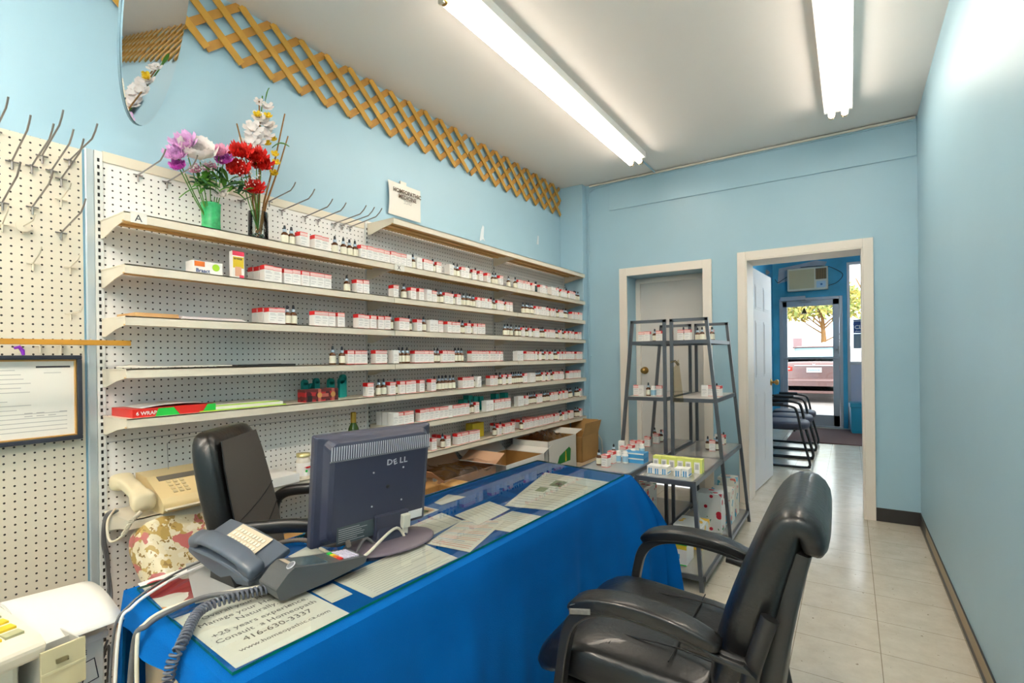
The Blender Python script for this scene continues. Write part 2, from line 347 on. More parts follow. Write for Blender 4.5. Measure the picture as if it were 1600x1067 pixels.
# raw plaster patch behind the air conditioner
def blob(cx, cz, pts, y):
    return [(cx+x, cz+z) for x, z in pts]
mb = MB(); P = [(-1.02, 2.40), (-1.0, 2.66), (-.7, 2.70), (-.45, 2.74), (-.3, 2.70), (-.34, 2.62), (-.6, 2.60), (-.84, 2.58), (-.86, 2.44), (-.95, 2.42)]
mb.prism([(x, z) for x, z in P], 0, .003, 0, frame((0, YE, 0), (1, 0, 0), (0, 0, 1))); struct(mb.build('trim_6', mat('bare_plaster', (188, 190, 196), .8, noise=.1, nscale=8)))
# sidelight window
w1 = MB(); w1.box(-.035, .005, YE+.02, YE+.09, .0, 2.66); w1.box(1.15, 1.2, YE+.02, YE+.09, 0, 2.66); w1.box(0, 1.2, YE+.02, YE+.09, 1.02, 1.07); w1.box(0, 1.2, YE+.02, YE+.09, 2.62, 2.66)
w1 = struct(w1.build('window_1', ALU, bevel=.004)); MB().box(.005, 1.15, YE+.05, YE+.056, 1.07, 2.62).build('window_pane', PANE, w1)
struct(MB().box(.005, 1.15, YE+.03, YE+.08, 0, 1.02).build('wall_panel', mat('lavender_panel', (188, 186, 204), .5)))
# glass front door (door_2)
mb = MB(); mb.box(-1.0, -.955, YE-.01, YE+.08, 0, 2.135); mb.box(-.14, -.095, YE-.01, YE+.08, 0, 2.135); mb.box(-.955, -.14, YE-.01, YE+.08, 2.09, 2.135); mb.box(-1.0, -.095, YE-.015, YE+.1, 0, .02)
struct(mb.build('trim_7', ALU, bevel=.004))
mb = MB(); a, b, y0, y1 = -.953, -.142, YE+.0, YE+.045
mb.box(a, a+.07, y0, y1, .022, 2.088); mb.box(b-.09, b, y0, y1, .022, 2.088); mb.box(a, b, y0, y1, 1.995, 2.088); mb.box(a, b, y0, y1, .022, .20); d2 = struct(mb.build('door_2', ALU, bevel=.004))
MB().box(a+.07, b-.09, YE+.02, YE+.026, .20, 1.995).build('door_pane', PANE, d2)
mb = MB(); mb.tube([(a+.02, YE-.05, 1.125), (b-.02, YE-.05, 1.125)], .014, 10); mb.box(a+.01, a+.05, YE-.055, YE, 1.1, 1.15); mb.box(b-.05, b-.01, YE-.055, YE, 1.1, 1.15); mb.build('push_bar', ALU, d2)
mb = MB(); mb.box(-.165, -.15, YE-.02, YE, 1.2, 1.32); mb.lathe([(.018, 0), (.018, .012), (0, .012)], 14, 0, frame((-.18, YE, 1.26), (1, 0, 0), (0, 0, -1))); mb.build('lock_plate', STEEL, d2)
# door closer
t = thing('door_closer', 'silver overhead door closer on the head of the glass front door', 'door closer', (-.75, YE-.03, 2.13))
MB().box(-.23, .14, -.03, .02, -.035, .035).build('closer_body', ALU, t, bevel=.006); mb = MB(); mb.bar((.0, -.02, -.04), (.22, -.02, -.07), .02, .008); mb.bar((.22, -.02, -.07), (.05, .02, -.075), .02, .008); mb.build('closer_arm', STEEL, t)
# small bell hung in the door
t = thing('door_bell', 'small brass bell hanging at the top of the glass front door', 'bell', (-.63, YE-.02, 1.93)); MB().lathe([(.05, -.06), (.045, -.05), (.025, -.01), (.012, .03), (0, .035)], 16).build('bell_body', BRASS, t); MB().tube([(0, 0, .03), (0, .01, .09)], .002, 6).build('cord', CABK, t)

# open six-panel door into the hall (door_3)
ang = math.atan2(5.60-4.815, .055)
d3 = bpy.data.objects.new('door_3', None); COL.objects.link(d3); struct(d3); d3.location = (-.700, 4.815, 0); d3.rotation_euler = (0, 0, ang)
WD = .80
mb = MB(); mb.box(0, WD, -.0, .035, .012, 1.955)
for (x0, x1) in ((.11, .36), (.44, .69)):
    for (z0, z1) in ((.22, .86), (1.0, 1.50), (1.60, 1.82)):
        for yy, sg in ((0, -1), (.035, 1)):
            for k, (ins, dep) in enumerate(((0, .004), (.02, .008))):
                mb.box(x0+ins, x1-ins, yy, yy+sg*dep*.6, z0+ins, z1-ins)
mb.build('door_leaf', DOORW, d3, bevel=.004)
mb = MB()
for sg, y in ((-1, 0), (1, .035)):
    mb.lathe([(.032, 0), (.032, .006), (.012, .01), (.012, .035), (.024, .042), (.028, .056), (.02, .068), (0, .07)], 18, 0, frame((WD-.06, y, .93), (1, 0, 0), (0, 0, -sg)))
mb.build('door_knob', BRASS, d3)
for z in (.24, 1.0, 1.74):
    MB().box(-.012, .0, -.012, .032, z-.045, z+.045).build('hinge', BRASSD, d3, bevel=.003)

# ================================================================== WALL FIXTURE: PEGBOARD GONDOLA
PX = -2.29; FX = -2.068
YS = [.73, 1.973, 3.212, 4.385]
ZS = [1.973, 1.72, 1.54, 1.361, 1.178, 1.006, .834, .649]
t = thing('pegboard_shelving', 'long wall-mounted pegboard shelving back, cream and white, along the left wall', 'pegboard', (0, 0, 0))
MB().box(PX-.012, PX, -.6, .688, .0, 1.966).build('pegboard_panel', PEG1, t)
for i in range(3):
    p = MB().box(PX-.012, PX, YS[i]+.012, YS[i+1]-.012, .0, 1.975 if i == 0 else 1.99).build('pegboard_panel', PEG2, t)
    MB().box(PX, PX+.002, YS[i]+.012, YS[i+1]-.012, .905, .908).build('panel_seam', BOXT, t)
MB().box(PX-.02, PX+.006, YS[0]+.012, YS[1]-.014, 1.94, 1.98).build('top_rail', SHELF, t, bevel=.003)
MB().box(PX-.02, PX+.006, .69, .718, 0, 1.975).build('edge_strip', UPRG, t, bevel=.004)
MB().box(PX-.012, PX+.001, .684, .69, 0, 1.968).build('blue_edge', mat('edge_blue', (110, 150, 170), .5), t)
for i, y in enumerate(YS):
    up = MB().box(PX-.035, PX+.008, y-.012, y+.012, 0, 1.985 if i else 1.975); 
    for k in range(76):
        z = .03+k*.0254
        up.box(PX+.008, PX+.0086, y-.004, y+.003, z, z+.013, 1)
    up.build('upright', [UPR, BLACKP], t)
# shelves
def shelf(y0, y1, z, label, left_end, right_end, frontx=FX, back=PX+.009, tagtxt=None):
    s = thing('metal_shelf', label, 'shelf', ((back+frontx)/2, (y0+y1)/2, z), 0, 'shelves on the pegboard wall'); cx, cy = (back+frontx)/2, (y0+y1)/2
    a, b = back-cx, frontx-cx; l, r = y0-cy, y1-cy
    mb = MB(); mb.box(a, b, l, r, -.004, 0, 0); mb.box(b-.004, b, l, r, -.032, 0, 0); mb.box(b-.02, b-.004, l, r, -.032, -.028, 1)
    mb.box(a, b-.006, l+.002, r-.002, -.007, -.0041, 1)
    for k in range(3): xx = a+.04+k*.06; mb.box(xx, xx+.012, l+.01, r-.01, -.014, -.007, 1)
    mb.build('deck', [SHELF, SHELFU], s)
    for yy, show in ((l, left_end), (r, right_end)):
        off = .003 if yy < 0 else -.003
        pl = MB(); pl.prism([(a, -.001), (b-.002, -.001), (b-.002, -.03), (b-.09, -.043), (a+.03, -.066), (a, -.066)], -.0015, .0015, 0, frame((0, yy+off, 0), (1, 0, 0), (0, 0, 1)))
        pl.build('bracket', SHELF, s)
    if tagtxt:
        tg = MB().box(b, b+.001, l+tagtxt[1], l+tagtxt[1]+tagtxt[2], -.034, .004, 0); put_text(tg, tagtxt[0], .034, frame((b+.0012, l+tagtxt[1]+tagtxt[2]*.25, -.028), (0, 1, 0), (0, 0, 1)), 1)
        tg.build('letter_tag', [PAPER, INK], s)
    return s
BAY = ['left', 'middle', 'right']
LVL = {0: 'topmost', 1: 'second', 2: 'third', 3: 'fourth', 4: 'fifth', 5: 'sixth', 6: 'seventh', 7: 'lowest'}
LV1 = {1: 'highest', 2: 'second', 3: 'third', 4: 'fourth', 5: 'fifth'}
for b in range(3):
    for k in range(8):
        if b == 0 and k in (0, 6): continue
        y0, y1 = YS[b]+.0015, YS[b+1]-.0015
        if b == 0 and k == 7:
            lab = 'low cream shelf in the left bay, carrying the fax machine'
        elif b == 0: lab = 'cream metal shelf in the left bay, %s from the top' % LV1[k]
        else: lab = 'cream metal shelf in the %s bay, %s of its eight' % (BAY[b], LVL[k])
        tt = None
        if b == 0 and k == 1: tt = ('A', .018, .05)
        if b == 1 and k == 1: tt = ('X', .005, .07)
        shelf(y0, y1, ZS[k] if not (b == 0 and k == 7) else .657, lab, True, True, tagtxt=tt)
# base deck under the bays
BD = MB(); BD.box(PX+.012, -1.86, 1.28, 4.38, .27, .30); BD.box(-1.9, -1.87, 1.28, 4.38, 0, .27); BD.box(PX+.012, -1.87, 1.28, 1.31, 0, .27)
tag(BD.build('base_cabinet', PLY, bevel=.003), 'low tan base cabinet running under the shelves behind the cartons', 'cabinet')

# ---------------- remedy boxes and dropper bottles
def remedy_mesh(name, w, d, h, cols, text=True):
    mb = MB(); hw, hd = w/2, d/2
    zs = [0, .03, .74, .765, .955, 1.0]; fr = [cols[1], cols[0], cols[1], cols[2], cols[1]]
    for i in range(5):
        z0, z1 = zs[i]*h, zs[i+1]*h; sd = 1 if (i >= 2 and cols[1] == 1) else fr[i]
        # +x face is the front
        mb.add([(hd, -hw, z0), (hd, hw, z0), (hd, hw, z1), (hd, -hw, z1)], [(0, 1, 2, 3)], fr[i])
        mb.add([(-hd, -hw, z0), (-hd, hw, z0), (-hd, hw, z1), (-hd, -hw, z1)], [(3, 2, 1, 0)], fr[i])
        mb.add([(-hd, -hw, z0), (hd, -hw, z0), (hd, -hw, z1), (-hd, -hw, z1)], [(0, 1, 2, 3)], sd)
        mb.add([(-hd, hw, z0), (hd, hw, z0), (hd, hw, z1), (-hd, hw, z1)], [(3, 2, 1, 0)], sd)
    mb.add([(-hd, -hw, h), (hd, -hw, h), (hd, hw, h), (-hd, hw, h)], [(0, 1, 2, 3)], 2 if cols[1] == 1 else cols[0])
    if cols[1] == 1: mb.box(-hd*.7, hd*.5, -hw, -hw+w*.45, h-.0002, h+.0006, 1)
    mb.add([(-hd, -hw, 0), (hd, -hw, 0), (hd, hw, 0), (-hd, hw, 0)], [(3, 2, 1, 0)], cols[0])
    if text:
        for z, a, b in ((.62, .12, .7), (.54, .12, .85), (.36, .2, .8), (.22, .12, .6)):
            mb.box(hd, hd+.0003, -hw+a*w, -hw+b*w, z*h, (z+.028)*h, 3)
    return mb.mesh(name, [BOXW, BOXR, BOXP, BOXT])
ME_B = remedy_mesh('remedy_box', .0395, .040, .071, (0, 1, 2)); ME_W = remedy_mesh('white_box', .041, .042, .073, (0, 0, 0))
bot = MB(); bot.lathe([(.0145, 0), (.0158, .002), (.0158, .046), (.013, .053), (.0068, .057), (.0068, .060)], 14)
lab_ = MB(); lab_.lathe([(.0161, .007), (.0161, .042)], 14)
drp = MB(); drp.lathe([(.0088, .058), (.0088, .070), (.0065, .0705)], 12, 0); drp.lathe([(.0055, .0705), (.006, .078), (.0045, .088), (0, .090)], 10, 1)
protoB = thing('dropper_bottle', 'x', 'bottle'); bot.build('bottle_body', AMBER, protoB); lab_.build('bottle_label', LABELM, protoB); drp.build('dropper', [DROPC, DROPB], protoB); reg(protoB)
usedB = [False]
def bottle(loc, label, group, sc=1.0):
    o = protoB if not usedB[0] else copy_tree(protoB); usedB[0] = True
    o.location = loc; o.scale = (sc, sc, sc*random.uniform(.97, 1.03)); o.rotation_euler = (0, 0, random.uniform(-.6, .6)); o['label'] = label; o['category'] = 'bottle'; o['group'] = group; return o
def rbox(loc, label, group, kind='b', rz=0, sc=1.0):
    o = bpy.data.objects.new('remedy_box' if kind == 'b' else 'white_box', ME_B if kind == 'b' else ME_W); COL.objects.link(o)
    o.location = loc; o.rotation_euler = (0, 0, rz+random.uniform(-.05, .05)); o.scale = (sc, sc, sc*random.uniform(.97, 1.02)); return tag(o, label, 'box', group)
SH = {1: [(446, "dd"), (471, "b"), (494, "bb"), (524, "d"), (538, "ddd"), (565, "bbbbbbbbw"), (647, "dw"), (664, "bbdb"), (704, "wddbwdbdb"), (762, "b"), (773, "ddb"), (797, "d"), (807, "dbbbb"), (840, "g"), (845, "bw"), (862, "wwb"), (874, "dbbbdbbbdd")],
      2: [(414, "Bb"), (446, "Bbbbbb"), (543, "d"), (559, "bb"), (616, "b"), (632, "d"), (644, "b"), (656, "b"), (667, "w"), (677, "bddbbdb"), (717, "ddddd"), (743, "bbwbddbbdbb"), (820, "dddddbbwwbdbbddbb"), (895, "bbbbb")],
      3: [(420, "Bbdd"), (491, "bbb"), (529, "b"), (559, "bbb"), (592, "bbd"), (624, "bbd"), (653, "b"), (663, "d"), (671, "wwb"), (699, "bbbddbdbbb"), (791, "ddd"), (808, "ddbddbdbbdddbbbb"), (902, "bb")],
      4: [(518, "d"), (534, "dbbb"), (586, "bb"), (614, "wddd"), (648, "bbbbddbbbddd"), (736, "bbbbbbbbb"), (807, "ww"), (822, "bbbbdbddbdbdddbdbb"), (900, "bbb")],
      5: [(574, "b"), (590, "dd"), (608, "bd"), (622, "bb"), (640, "b"), (655, "b"), (672, "bdddddd"), (721, "bbbdw"), (766, "bbddbdbddddd"), (828, "ww"), (838, "dddbdbddbbbb"), (888, "bbbb")],
      6: [(612, "Wbbb"), (655, "bbbbbb"), (697, "w"), (706, "bbbbddb"), (758, "ww"), (771, "bbbbb"), (808, "ww"), (820, "bddddbbddddbbbdbdb"), (900, "ddbbb")],
      7: [(658, "w"), (674, "b"), (690, "d"), (696, "B"), (712, "bbbbbb"), (772, "d"), (777, "b"), (782, "d"), (787, "Bbb"), (814, "d"), (818, "BBBBBBbbb"), (866, "bbddbbd"), (900, "ddbbb")]}
IX = -2.108
PLAN = []
for k, runs in SH.items():
    yend = 0; v = 500
    for u, s in runs:
        pv = bp(u, 500, 'x', IX+.02); y = max(pv.y, yend)
        for ch in s:
            wd = {'b': .0405, 'B': .0405, 'w': .042, 'W': .042, 'd': .034, 'g': .034}[ch]
            if y+wd > 4.375: break
            c = y+wd/2
            bay = 0 if c < YS[1] else 1 if c < YS[2] else 2
            if any(abs(c-q) < wd/2 for q in ()): pass
            PLAN.append((k, bay, c, ch, 0)); y += wd+random.uniform(0, .0015)
            if ch in 'BW':
                for q in (1, 2): PLAN.append((k, bay, c, ch, q))
        nx = [r[0] for r in runs if r[0] > u]; lim = bp(nx[0], 500, 'x', IX+.02).y if nx else 4.375
        j = 0
        while y > 3.2 and y+.045 < lim-.02:
            ch = s[j % len(s)].lower(); ch = 'b' if ch == 'g' else ch; j += 1; wd = {'b': .0405, 'w': .042, 'd': .034}[ch]
            PLAN.append((k, 2 if y+wd/2 > YS[2] else 1, y+wd/2, ch, 0)); y += wd+.001
        yend = y
CNT = {}
PLAN.sort(key=lambda p: (p[0], p[2], p[4]))
def whereis(k, bay):
    if bay == 0: return '%s shelf down, left bay' % {1: 'first', 2: 'second', 3: 'third', 4: 'fourth', 5: 'fifth'}[k]
    return '%s shelf of the %s bay' % (LVL[k], BAY[bay])
for k, bay, c, ch, q in PLAN:
    key = (k, bay, 'bottle' if ch in 'dg' else 'w' if ch in 'wW' else 'b')
    if q == 0: CNT[key] = CNT.get(key, 0)+1
    n = nth(CNT[key]); wh = whereis(k, bay); x = IX+random.uniform(-.006, .004)
    if ch == 'd': bottle((x, c, ZS[k]), 'dropper bottle, %s from left on %s' % (n, wh), 'dropper bottles on the wall shelves')
    elif ch == 'g':
        b_ = MB(); b_.lathe([(.0125, 0), (.0135, .003), (.0135, .05), (.008, .058), (.008, .06)], 14, 0); b_.lathe([(.009, .06), (.009, .072)], 12, 1); b_.lathe([(.009, .0725), (.009, .09), (0, .09)], 12, 2)
        tag(b_.build('dropper_bottle', [mat('slate_bottle', (44, 66, 66), .25), BOXW, DROPB], None, (x, c, ZS[k])), 'slate green bottle with white collar, %s' % wh, 'bottle', 'dropper bottles on the wall shelves')
    else:
        kd = 'w' if ch in 'wW' else 'b'; dsc = 'plain white box' if kd == 'w' else 'white remedy box with red top band'
        if q: rbox((x-.0445*q, c, ZS[k]), '%s, %s row behind the %s on %s' % ('white box' if kd == 'w' else 'red box', ['', 'second', 'third'][q], n, wh), 'remedy boxes on the wall shelves', kd)
        else: rbox((x, c, ZS[k]), '%s, %s from left on %s' % (dsc if len(dsc.split()) < 5 else 'red-banded white box', n, wh), 'remedy boxes on the wall shelves', kd)

# teal packs and yellow box behind the remedies
def cart(name, loc, w, d, h, mats, label, rz=0, extra=None, group=None, cat='box', bevel=.0015):
    mb = MB(); mb.box(-w/2, w/2, -d/2, d/2, 0, h, 0)
    if extra: extra(mb)
    o = mb.build(name, mats, None, loc, rz, bevel=bevel); return tag(o, label, cat, group)
for i, (u, hh) in enumerate(((725, .085), (733, .11), (741, .10), (750, .095), (775, .10), (789, .10))):
    y = bp(u, 620, 'x', -2.2).y
    cart('teal_pack', (-2.21, y, ZS[6]), .05, .045, hh, TEAL, 'teal packet behind the remedy boxes on the seventh shelf, %s from the left' % nth(i+1), group='teal packets on the seventh shelf')
y = bp(742, 660, 'x', -2.2).y
cart('yellow_box', (-2.2, y, ZS[7]), .06, .13, .1, YEL, 'yellow box standing behind the remedy boxes on the lowest shelf')

# ---------------- other shelf items, left bay
o = MB(); o.box(-.03, .03, -.055, .055, 0, .052, 0); o.box(.03, .0304, -.05, -.012, .03, .05, 1); o.lathe([(.014, 0), (.014, .0006)], 16, 2, frame((.0302, .03, .032), (0, 1, 0), (0, 0, 1)))
put_text(o, 'Braact', .02, frame((.0308, -.045, .008), (0, 1, 0), (0, 0, 1)), 3, bold=.0004)
y = bp(325, 415, 'x', -2.1).y
tag(o.build('remedy_carton', [BOXW, mat('orange_print', (232, 120, 40), .5), LIME, mat('ink_navy', (40, 70, 130), .5)], None, (-2.13, y, ZS[2]), bevel=.001), 'small white carton with orange bowl and green leaf print, blue lettering', 'box')
o = MB(); o.box(-.012, .012, -.024, .024, 0, .108, 0); o.box(.012, .0124, -.022, .022, .04, .085, 1); o.box(.012, .0124, -.024, .024, .09, .108, 2); o.box(.012, .0125, -.014, .012, .006, .045, 3); o.box(.012, .0126, .004, .022, 0, .012, 2)
put_text(o, 'arnica', .014, frame((.0126, -.019, .074), (0, 1, 0), (0, 0, 1)), 4, bold=.0003)
y = bp(368, 410, 'x', -2.1).y
tag(o.build('ointment_carton', [BOXW, YEL, mat('pink_print', (232, 60, 90), .5), mat('skin_print', (226, 170, 140), .5), INK], None, (-2.09, y, ZS[2]), bevel=.001), 'tall thin yellow and pink carton, the second shelf of the left bay', 'box')
cart('envelope_stack', (-2.17, bp(235, 490, 'x', -2.15).y, ZS[3]), .16, .14, .016, [mat('brown_pad', (190, 150, 100), .6)], 'brown paper pad lying on the third shelf of the left bay', extra=None, cat='pad')
o = MB()
for k in range(4): o.box(-.09+.003*k, .09-.004*k, -.13+.004*k, .12-.006*k, .003*k, .003*k+.0025, k % 2)
tag(o.build('magazine_stack', [PAPER, mat('magazine_cover', (200, 180, 186), .4)], None, (-2.165, bp(330, 495, 'x', -2.12).y, ZS[3])), 'thin stack of pale magazines lying right of the brown pad', 'magazines')
o = MB(); o.grid(lambda a, b: (-.08+.16*b, -.17+.34*a, .004+.012*abs(math.sin(a*7))*(1-b)*(.3+a*.0+.7*(a < .15))), 24, 4)
tag(o.build('loose_papers', PAPER, None, (-2.17, bp(290, 570, 'x', -2.1).y, ZS[4]+.001), solid=.003), 'curled loose papers on the fourth shelf of the left bay', 'papers')
cart('black_folder', (-2.165, bp(415, 570, 'x', -2.1).y, ZS[4]), .17, .26, .008, CHP, 'flat black folder with yellow edge, the fourth shelf of the left bay', extra=lambda mb: mb.box(.06, .0855, -.03, .06, .008, .0095), cat='folder')
o = MB(); o.box(-.09, .09, -.13, .15, 0, .03, 0); o.prism([(-.06, .0), (.02, .0), (.0, .028), (-.05, .028)], .0905, .0925, 1, frame((0, 0, 0), (0, 1, 0), (0, 0, 1)))
o.grid(lambda a, b: (-.08+.16*b, -.1+.24*a, .031+.012*math.sin(a*PI)*(.6+.4*math.sin(b*9))), 14, 6, 2)
put_text(o, '6 WRAP & GO', .018, frame((.0915, -.12, .008), (0, 1, 0), (0, 0, 1)), 2, bold=.0003)
o.add([(.0905, .1, .0), (.0905, .15, .0), (.0905, .15, .03), (.0905, .12, .03)], [(0, 1, 2, 3)], 1)
tag(o.build('wrap_package', [RED, GREENC, BOXW], None, (-2.178, .885, ZS[5]), bevel=.001), 'red and green flat package in crumpled clear wrap', 'package')
o = MB()
for k, (m_, hh) in enumerate(((1, .004), (0, .012), (1, .004), (2, .003))):
    z0 = sum([.004, .012, .004, .003][:k]); o.box(-.09, .09-.004*k, -.19+.01*k, .17-.012*k, z0, z0+hh, m_)
tag(o.build('notebook_stack', [PAPER, LIME, mat('book_grey', (190, 190, 180), .5)], None, (-2.175, bp(385, 632, 'x', -2.1).y, ZS[5])), 'thin notebooks with lime green edges on the fifth shelf', 'notebook')
# plaid gift box
o = MB(); o.box(-.03, .03, -.095, .085, 0, .058, 0); o.box(.03, .0306, -.03, .03, .02, .036, 1)
for yy in (-.02, .055): o.box(-.031, .0312, yy-.008, yy+.008, -.0, .0586, 1); o.lathe([(.013, 0), (.013, .001)], 16, 2, frame((.031, yy, .03), (0, 1, 0), (0, 0, 1)))
o.box(.03, .0308, -.085, -.06, .0, .03, 3)
plaid = mixmat('plaid_red', (170, 34, 40), [((70, 24, 30), 'Y', 6.0, .5), ((96, 36, 36), 'Z', 9.0, .62)])
tag(o.build('gift_box', [plaid, mat('strap_rose', (178, 96, 84), .5), GOLD, CHP], None, (-2.12, bp(503, 618, 'x', -2.1).y, ZS[5]), bevel=.0015), 'red plaid gift box with printed belt straps', 'box')
for i, (u, w, h) in enumerate(((477, .03, .10), (492, .04, .075), (495, .03, .105), (522, .034, .098), (534, .034, .10), (541, .035, .115))):
    y = bp(u, 600, 'x', -2.2).y
    o = MB(); o.box(-.01, .01, -w/2, w/2, 0, h-.012); o.lathe([(.0001, -.01), (w/2, -.01), (w/2, .01), (.0001, .01)], 16, 0, frame((0, 0, h-.014), (0, 1, 0), (0, 0, 1)))
    tag(o.build('teal_packet', TEAL, None, (-2.205-.022*(i % 2), y, ZS[5]), bevel=.001), 'teal rounded packet behind the plaid gift box, %s from the left' % nth(i+1), 'packet', 'teal packets behind the gift box')

# ---------------- vases and flowers
def petal_flower(mb, c, r, n, layers, mi, seed, ruffle=.2, cup=.6, axis=(0, 0, 1)):
    rd = random.Random(seed); c = Vector(c); q = Vector(axis).to_track_quat('Z', 'Y')
    for L in range(layers):
        f = 1-L/layers; tilt = cup+(1-f)*(1.35-cup)
        for k in range(n):
            a = 2*PI*(k+.5*(L % 2))/n+rd.uniform(-.1, .1); rl = r*(.35+.65*f)*rd.uniform(.85, 1.1); w = r*(.5+.3*f)*2.2/n*2
            def P(s, t_, a=a, rl=rl, w=w, tilt=tilt, k=k):
                d = rl*t_; ww = w*(math.sin(min(1, t_*1.05+.12)*PI*.5)**.8)*(1-max(0, t_-.8)*1.6)
                rad = d*math.cos(tilt*t_); z = d*math.sin(tilt*t_)*.8+ruffle*r*.15*math.sin(s*9+k*2)*t_
                x = rad*math.cos(a)-ww*(s-.5)*math.sin(a); y = rad*math.sin(a)+ww*(s-.5)*math.cos(a)
                return c+q @ Vector((x, y, z))
            mb.grid(lambda s, t_: P(s, t_), 4, 4, mi)
def leaf(mb, a, b, w, mi, bend=.02):
    a = Vector(a); b = Vector(b); d = b-a; x = d.cross(Vector((0, 0, 1)))
    if x.length < 1e-4: x = Vector((1, 0, 0))
    x.normalize()
    mb.grid(lambda s, t_: a+d*t_+x*(s-.5)*w*math.sin(PI*min(1, t_*.95+.05))+Vector((0, 0, bend*math.sin(t_*PI)-abs(s-.5)*.01)), 2, 6, mi)
zv = ZS[1]
G1 = Vector((-2.175, 1.07, zv)); G2 = Vector((-2.175, 1.27, zv))
t = thing('flower_vase', 'green frosted glass vase with mixed bouquet on the top left shelf', 'vase', G1)
MB().lathe([(.034, 0), (.035, .01), (.034, .06), (.036, .12), (.038, .125), (.034, .125), (.031, .06), (.03, .01), (0, .008)], 24).build('vase_body', VASEG, t)
t = thing('flower_vase', 'clear glass vase with twigs and red carnations, right of the green vase', 'vase', G2)
MB().lathe([(.04, 0), (.041, .01), (.041, .135), (.038, .135), (.037, .012), (0, .012)], 24).build('vase_body', CLEARV, t)
rd = random.Random(3); sb = MB()
for k in range(120):
    a = rd.uniform(0, 2*PI); r_ = .033*math.sqrt(rd.random()); z = .014+rd.random()*.028
    sb.lathe([(0, -.004), (.0045, 0), (0, .004)], 6, rd.randint(0, 1), Matrix.Translation((r_*math.cos(a), r_*math.sin(a), z)))
o = sb.build('glass_pebbles', [GREENG, mat('pebble_grey', (130, 140, 150), .2)], None, G2); tag(o, 'green and grey glass pebbles inside the clear vase', 'pebbles'); o['kind'] = 'stuff'
def flower(name, c, r, m_, label, group, base, n=8, layers=4, cup=.5, ruffle=.3, axis=(.6, -.6, .5), seed=0):
    t = thing(name, label, 'flower', base, 0, group); c = Vector(c)-Vector(base)
    mb = MB(); petal_flower(mb, c-Vector(axis).normalized()*r*.35, r*1.45, n, layers+1, 0, seed, ruffle, cup, axis); mb.build('petals', m_, t)
    MB().tube([c, c*.5+Vector((0, 0, -.01)), Vector((0, 0, .0))], .0022, 6).build('stem', LEAF, t)
def fp(u, v, x=-2.15): return bp(u, v, 'x', x)
S1 = G1+Vector((0, 0, .03)); S2 = G2+Vector((0, 0, .05))
flower('cream_rose', fp(310, 236, -2.10), .062, PWH, 'large white silk rose, the biggest bloom of the green vase', 'silk flowers in the green vase', S1, 7, 6, .75, .2, (.7, -.4, .6), 1)
for i, (u, v, r, m_, w) in enumerate(((287, 222, .042, PLIL, 'lilac silk bloom at the upper left of the bouquet'), (275, 240, .036, PLIL, 'lilac silk bloom left of the big white rose'), (278, 258, .028, PMAG, 'magenta silk bloom at the lower left of the bouquet'), (350, 249, .03, PMAG, 'magenta silk bloom right of the big white rose'), (343, 236, .032, PPIN, 'pale pink silk bloom behind the magenta one'), (306, 265, .022, PPIN, 'small pink silk bloom under the big white rose'), (328, 262, .024, PPIN, 'small pink silk bloom in the middle of the bouquet'), (345, 302, .026, PWH, 'white silk bloom hanging at the rim of the green vase'))):
    flower('silk_flower', fp(u, v, -2.13), r, m_, w, 'silk flowers in the green vase', S1, 8, 4, .6, .6, seed=i+5)
for i, (u, v, r, w) in enumerate(((376, 236, .04, 'red carnation at the upper left of the red cluster'), (400, 243, .042, 'red carnation at the top centre of the red cluster'), (373, 262, .042, 'red carnation at the lower left of the red cluster'), (408, 255, .04, 'red carnation at the right of the red cluster'), (398, 293, .034, 'red carnation hanging lowest, in front of the clear vase'))):
    flower('red_carnation', fp(u, v, -2.12), r, PRED, w, 'red silk carnations', S2, 9, 6, .5, 1.2, (.7, -.5, .5), 20+i)
gl = MB()
t = thing('white_gladiolus', 'tall white and yellow silk gladiolus spray in the clear vase', 'flower', S2)
mb = MB()
for i, (u, v, r) in enumerate(((405, 160, .02), (418, 168, .026), (404, 184, .028), (412, 192, .03), (395, 202, .04), (421, 198, .03), (392, 222, .036), (415, 212, .036), (402, 222, .036))):
    mb = MB(); petal_flower(mb, fp(u, v, -2.17)-S2, r*1.25, 6, 2, 0, 40+i, .2, .4, (.7, -.5, .3+.2*(i % 2))); mb.build('white_blossom', PWH, t)
for i, (u, v) in enumerate(((402, 180), (419, 182), (427, 218), (430, 242), (428, 272), (418, 225), (432, 255))):
    mb = MB(); petal_flower(mb, fp(u, v, -2.16)-S2, .022, 5, 2, 0, 60+i, .2, .6, (.7, -.5, .4)); mb.build('yellow_blossom', PYEL, t)
mb = MB(); mb.tube([(0, 0, 0), fp(405, 230, -2.18)-S2, fp(410, 150, -2.18)-S2], .003, 6); leaf(mb, fp(414, 160, -2.18)-S2, fp(421, 137, -2.18)-S2, .014, 0); leaf(mb, fp(425, 230, -2.17)-S2, fp(452, 228, -2.15)-S2, .012, 0)
mb.build('stem', LEAF, t)
for i, (a, b, w) in enumerate((((400, 320), (370, 193), 'brown twig leaning left out of the clear vase'), ((405, 320), (405, 158), 'brown twig standing upright in the clear vase'), ((413, 315), (445, 178), 'longest brown twig leaning right out of the clear vase'), ((416, 318), (450, 213), 'lower brown twig leaning right out of the clear vase'), ((396, 325), (388, 270), 'short brown twig hidden behind the carnations'))):
    mb = MB(); p0 = G2+Vector((.0, -.01+.005*i, .015)); p1 = fp(*a, -2.17); p2 = fp(*b, -2.16-.01*i)
    mb.tube([p0, p1, p1.lerp(p2, .5)+Vector((0, .004, 0)), p2], [.0035, .0045, .0035, .003], 7)
    tag(mb.build('twig', STICK), w, 'twig', 'twigs in the clear vase')
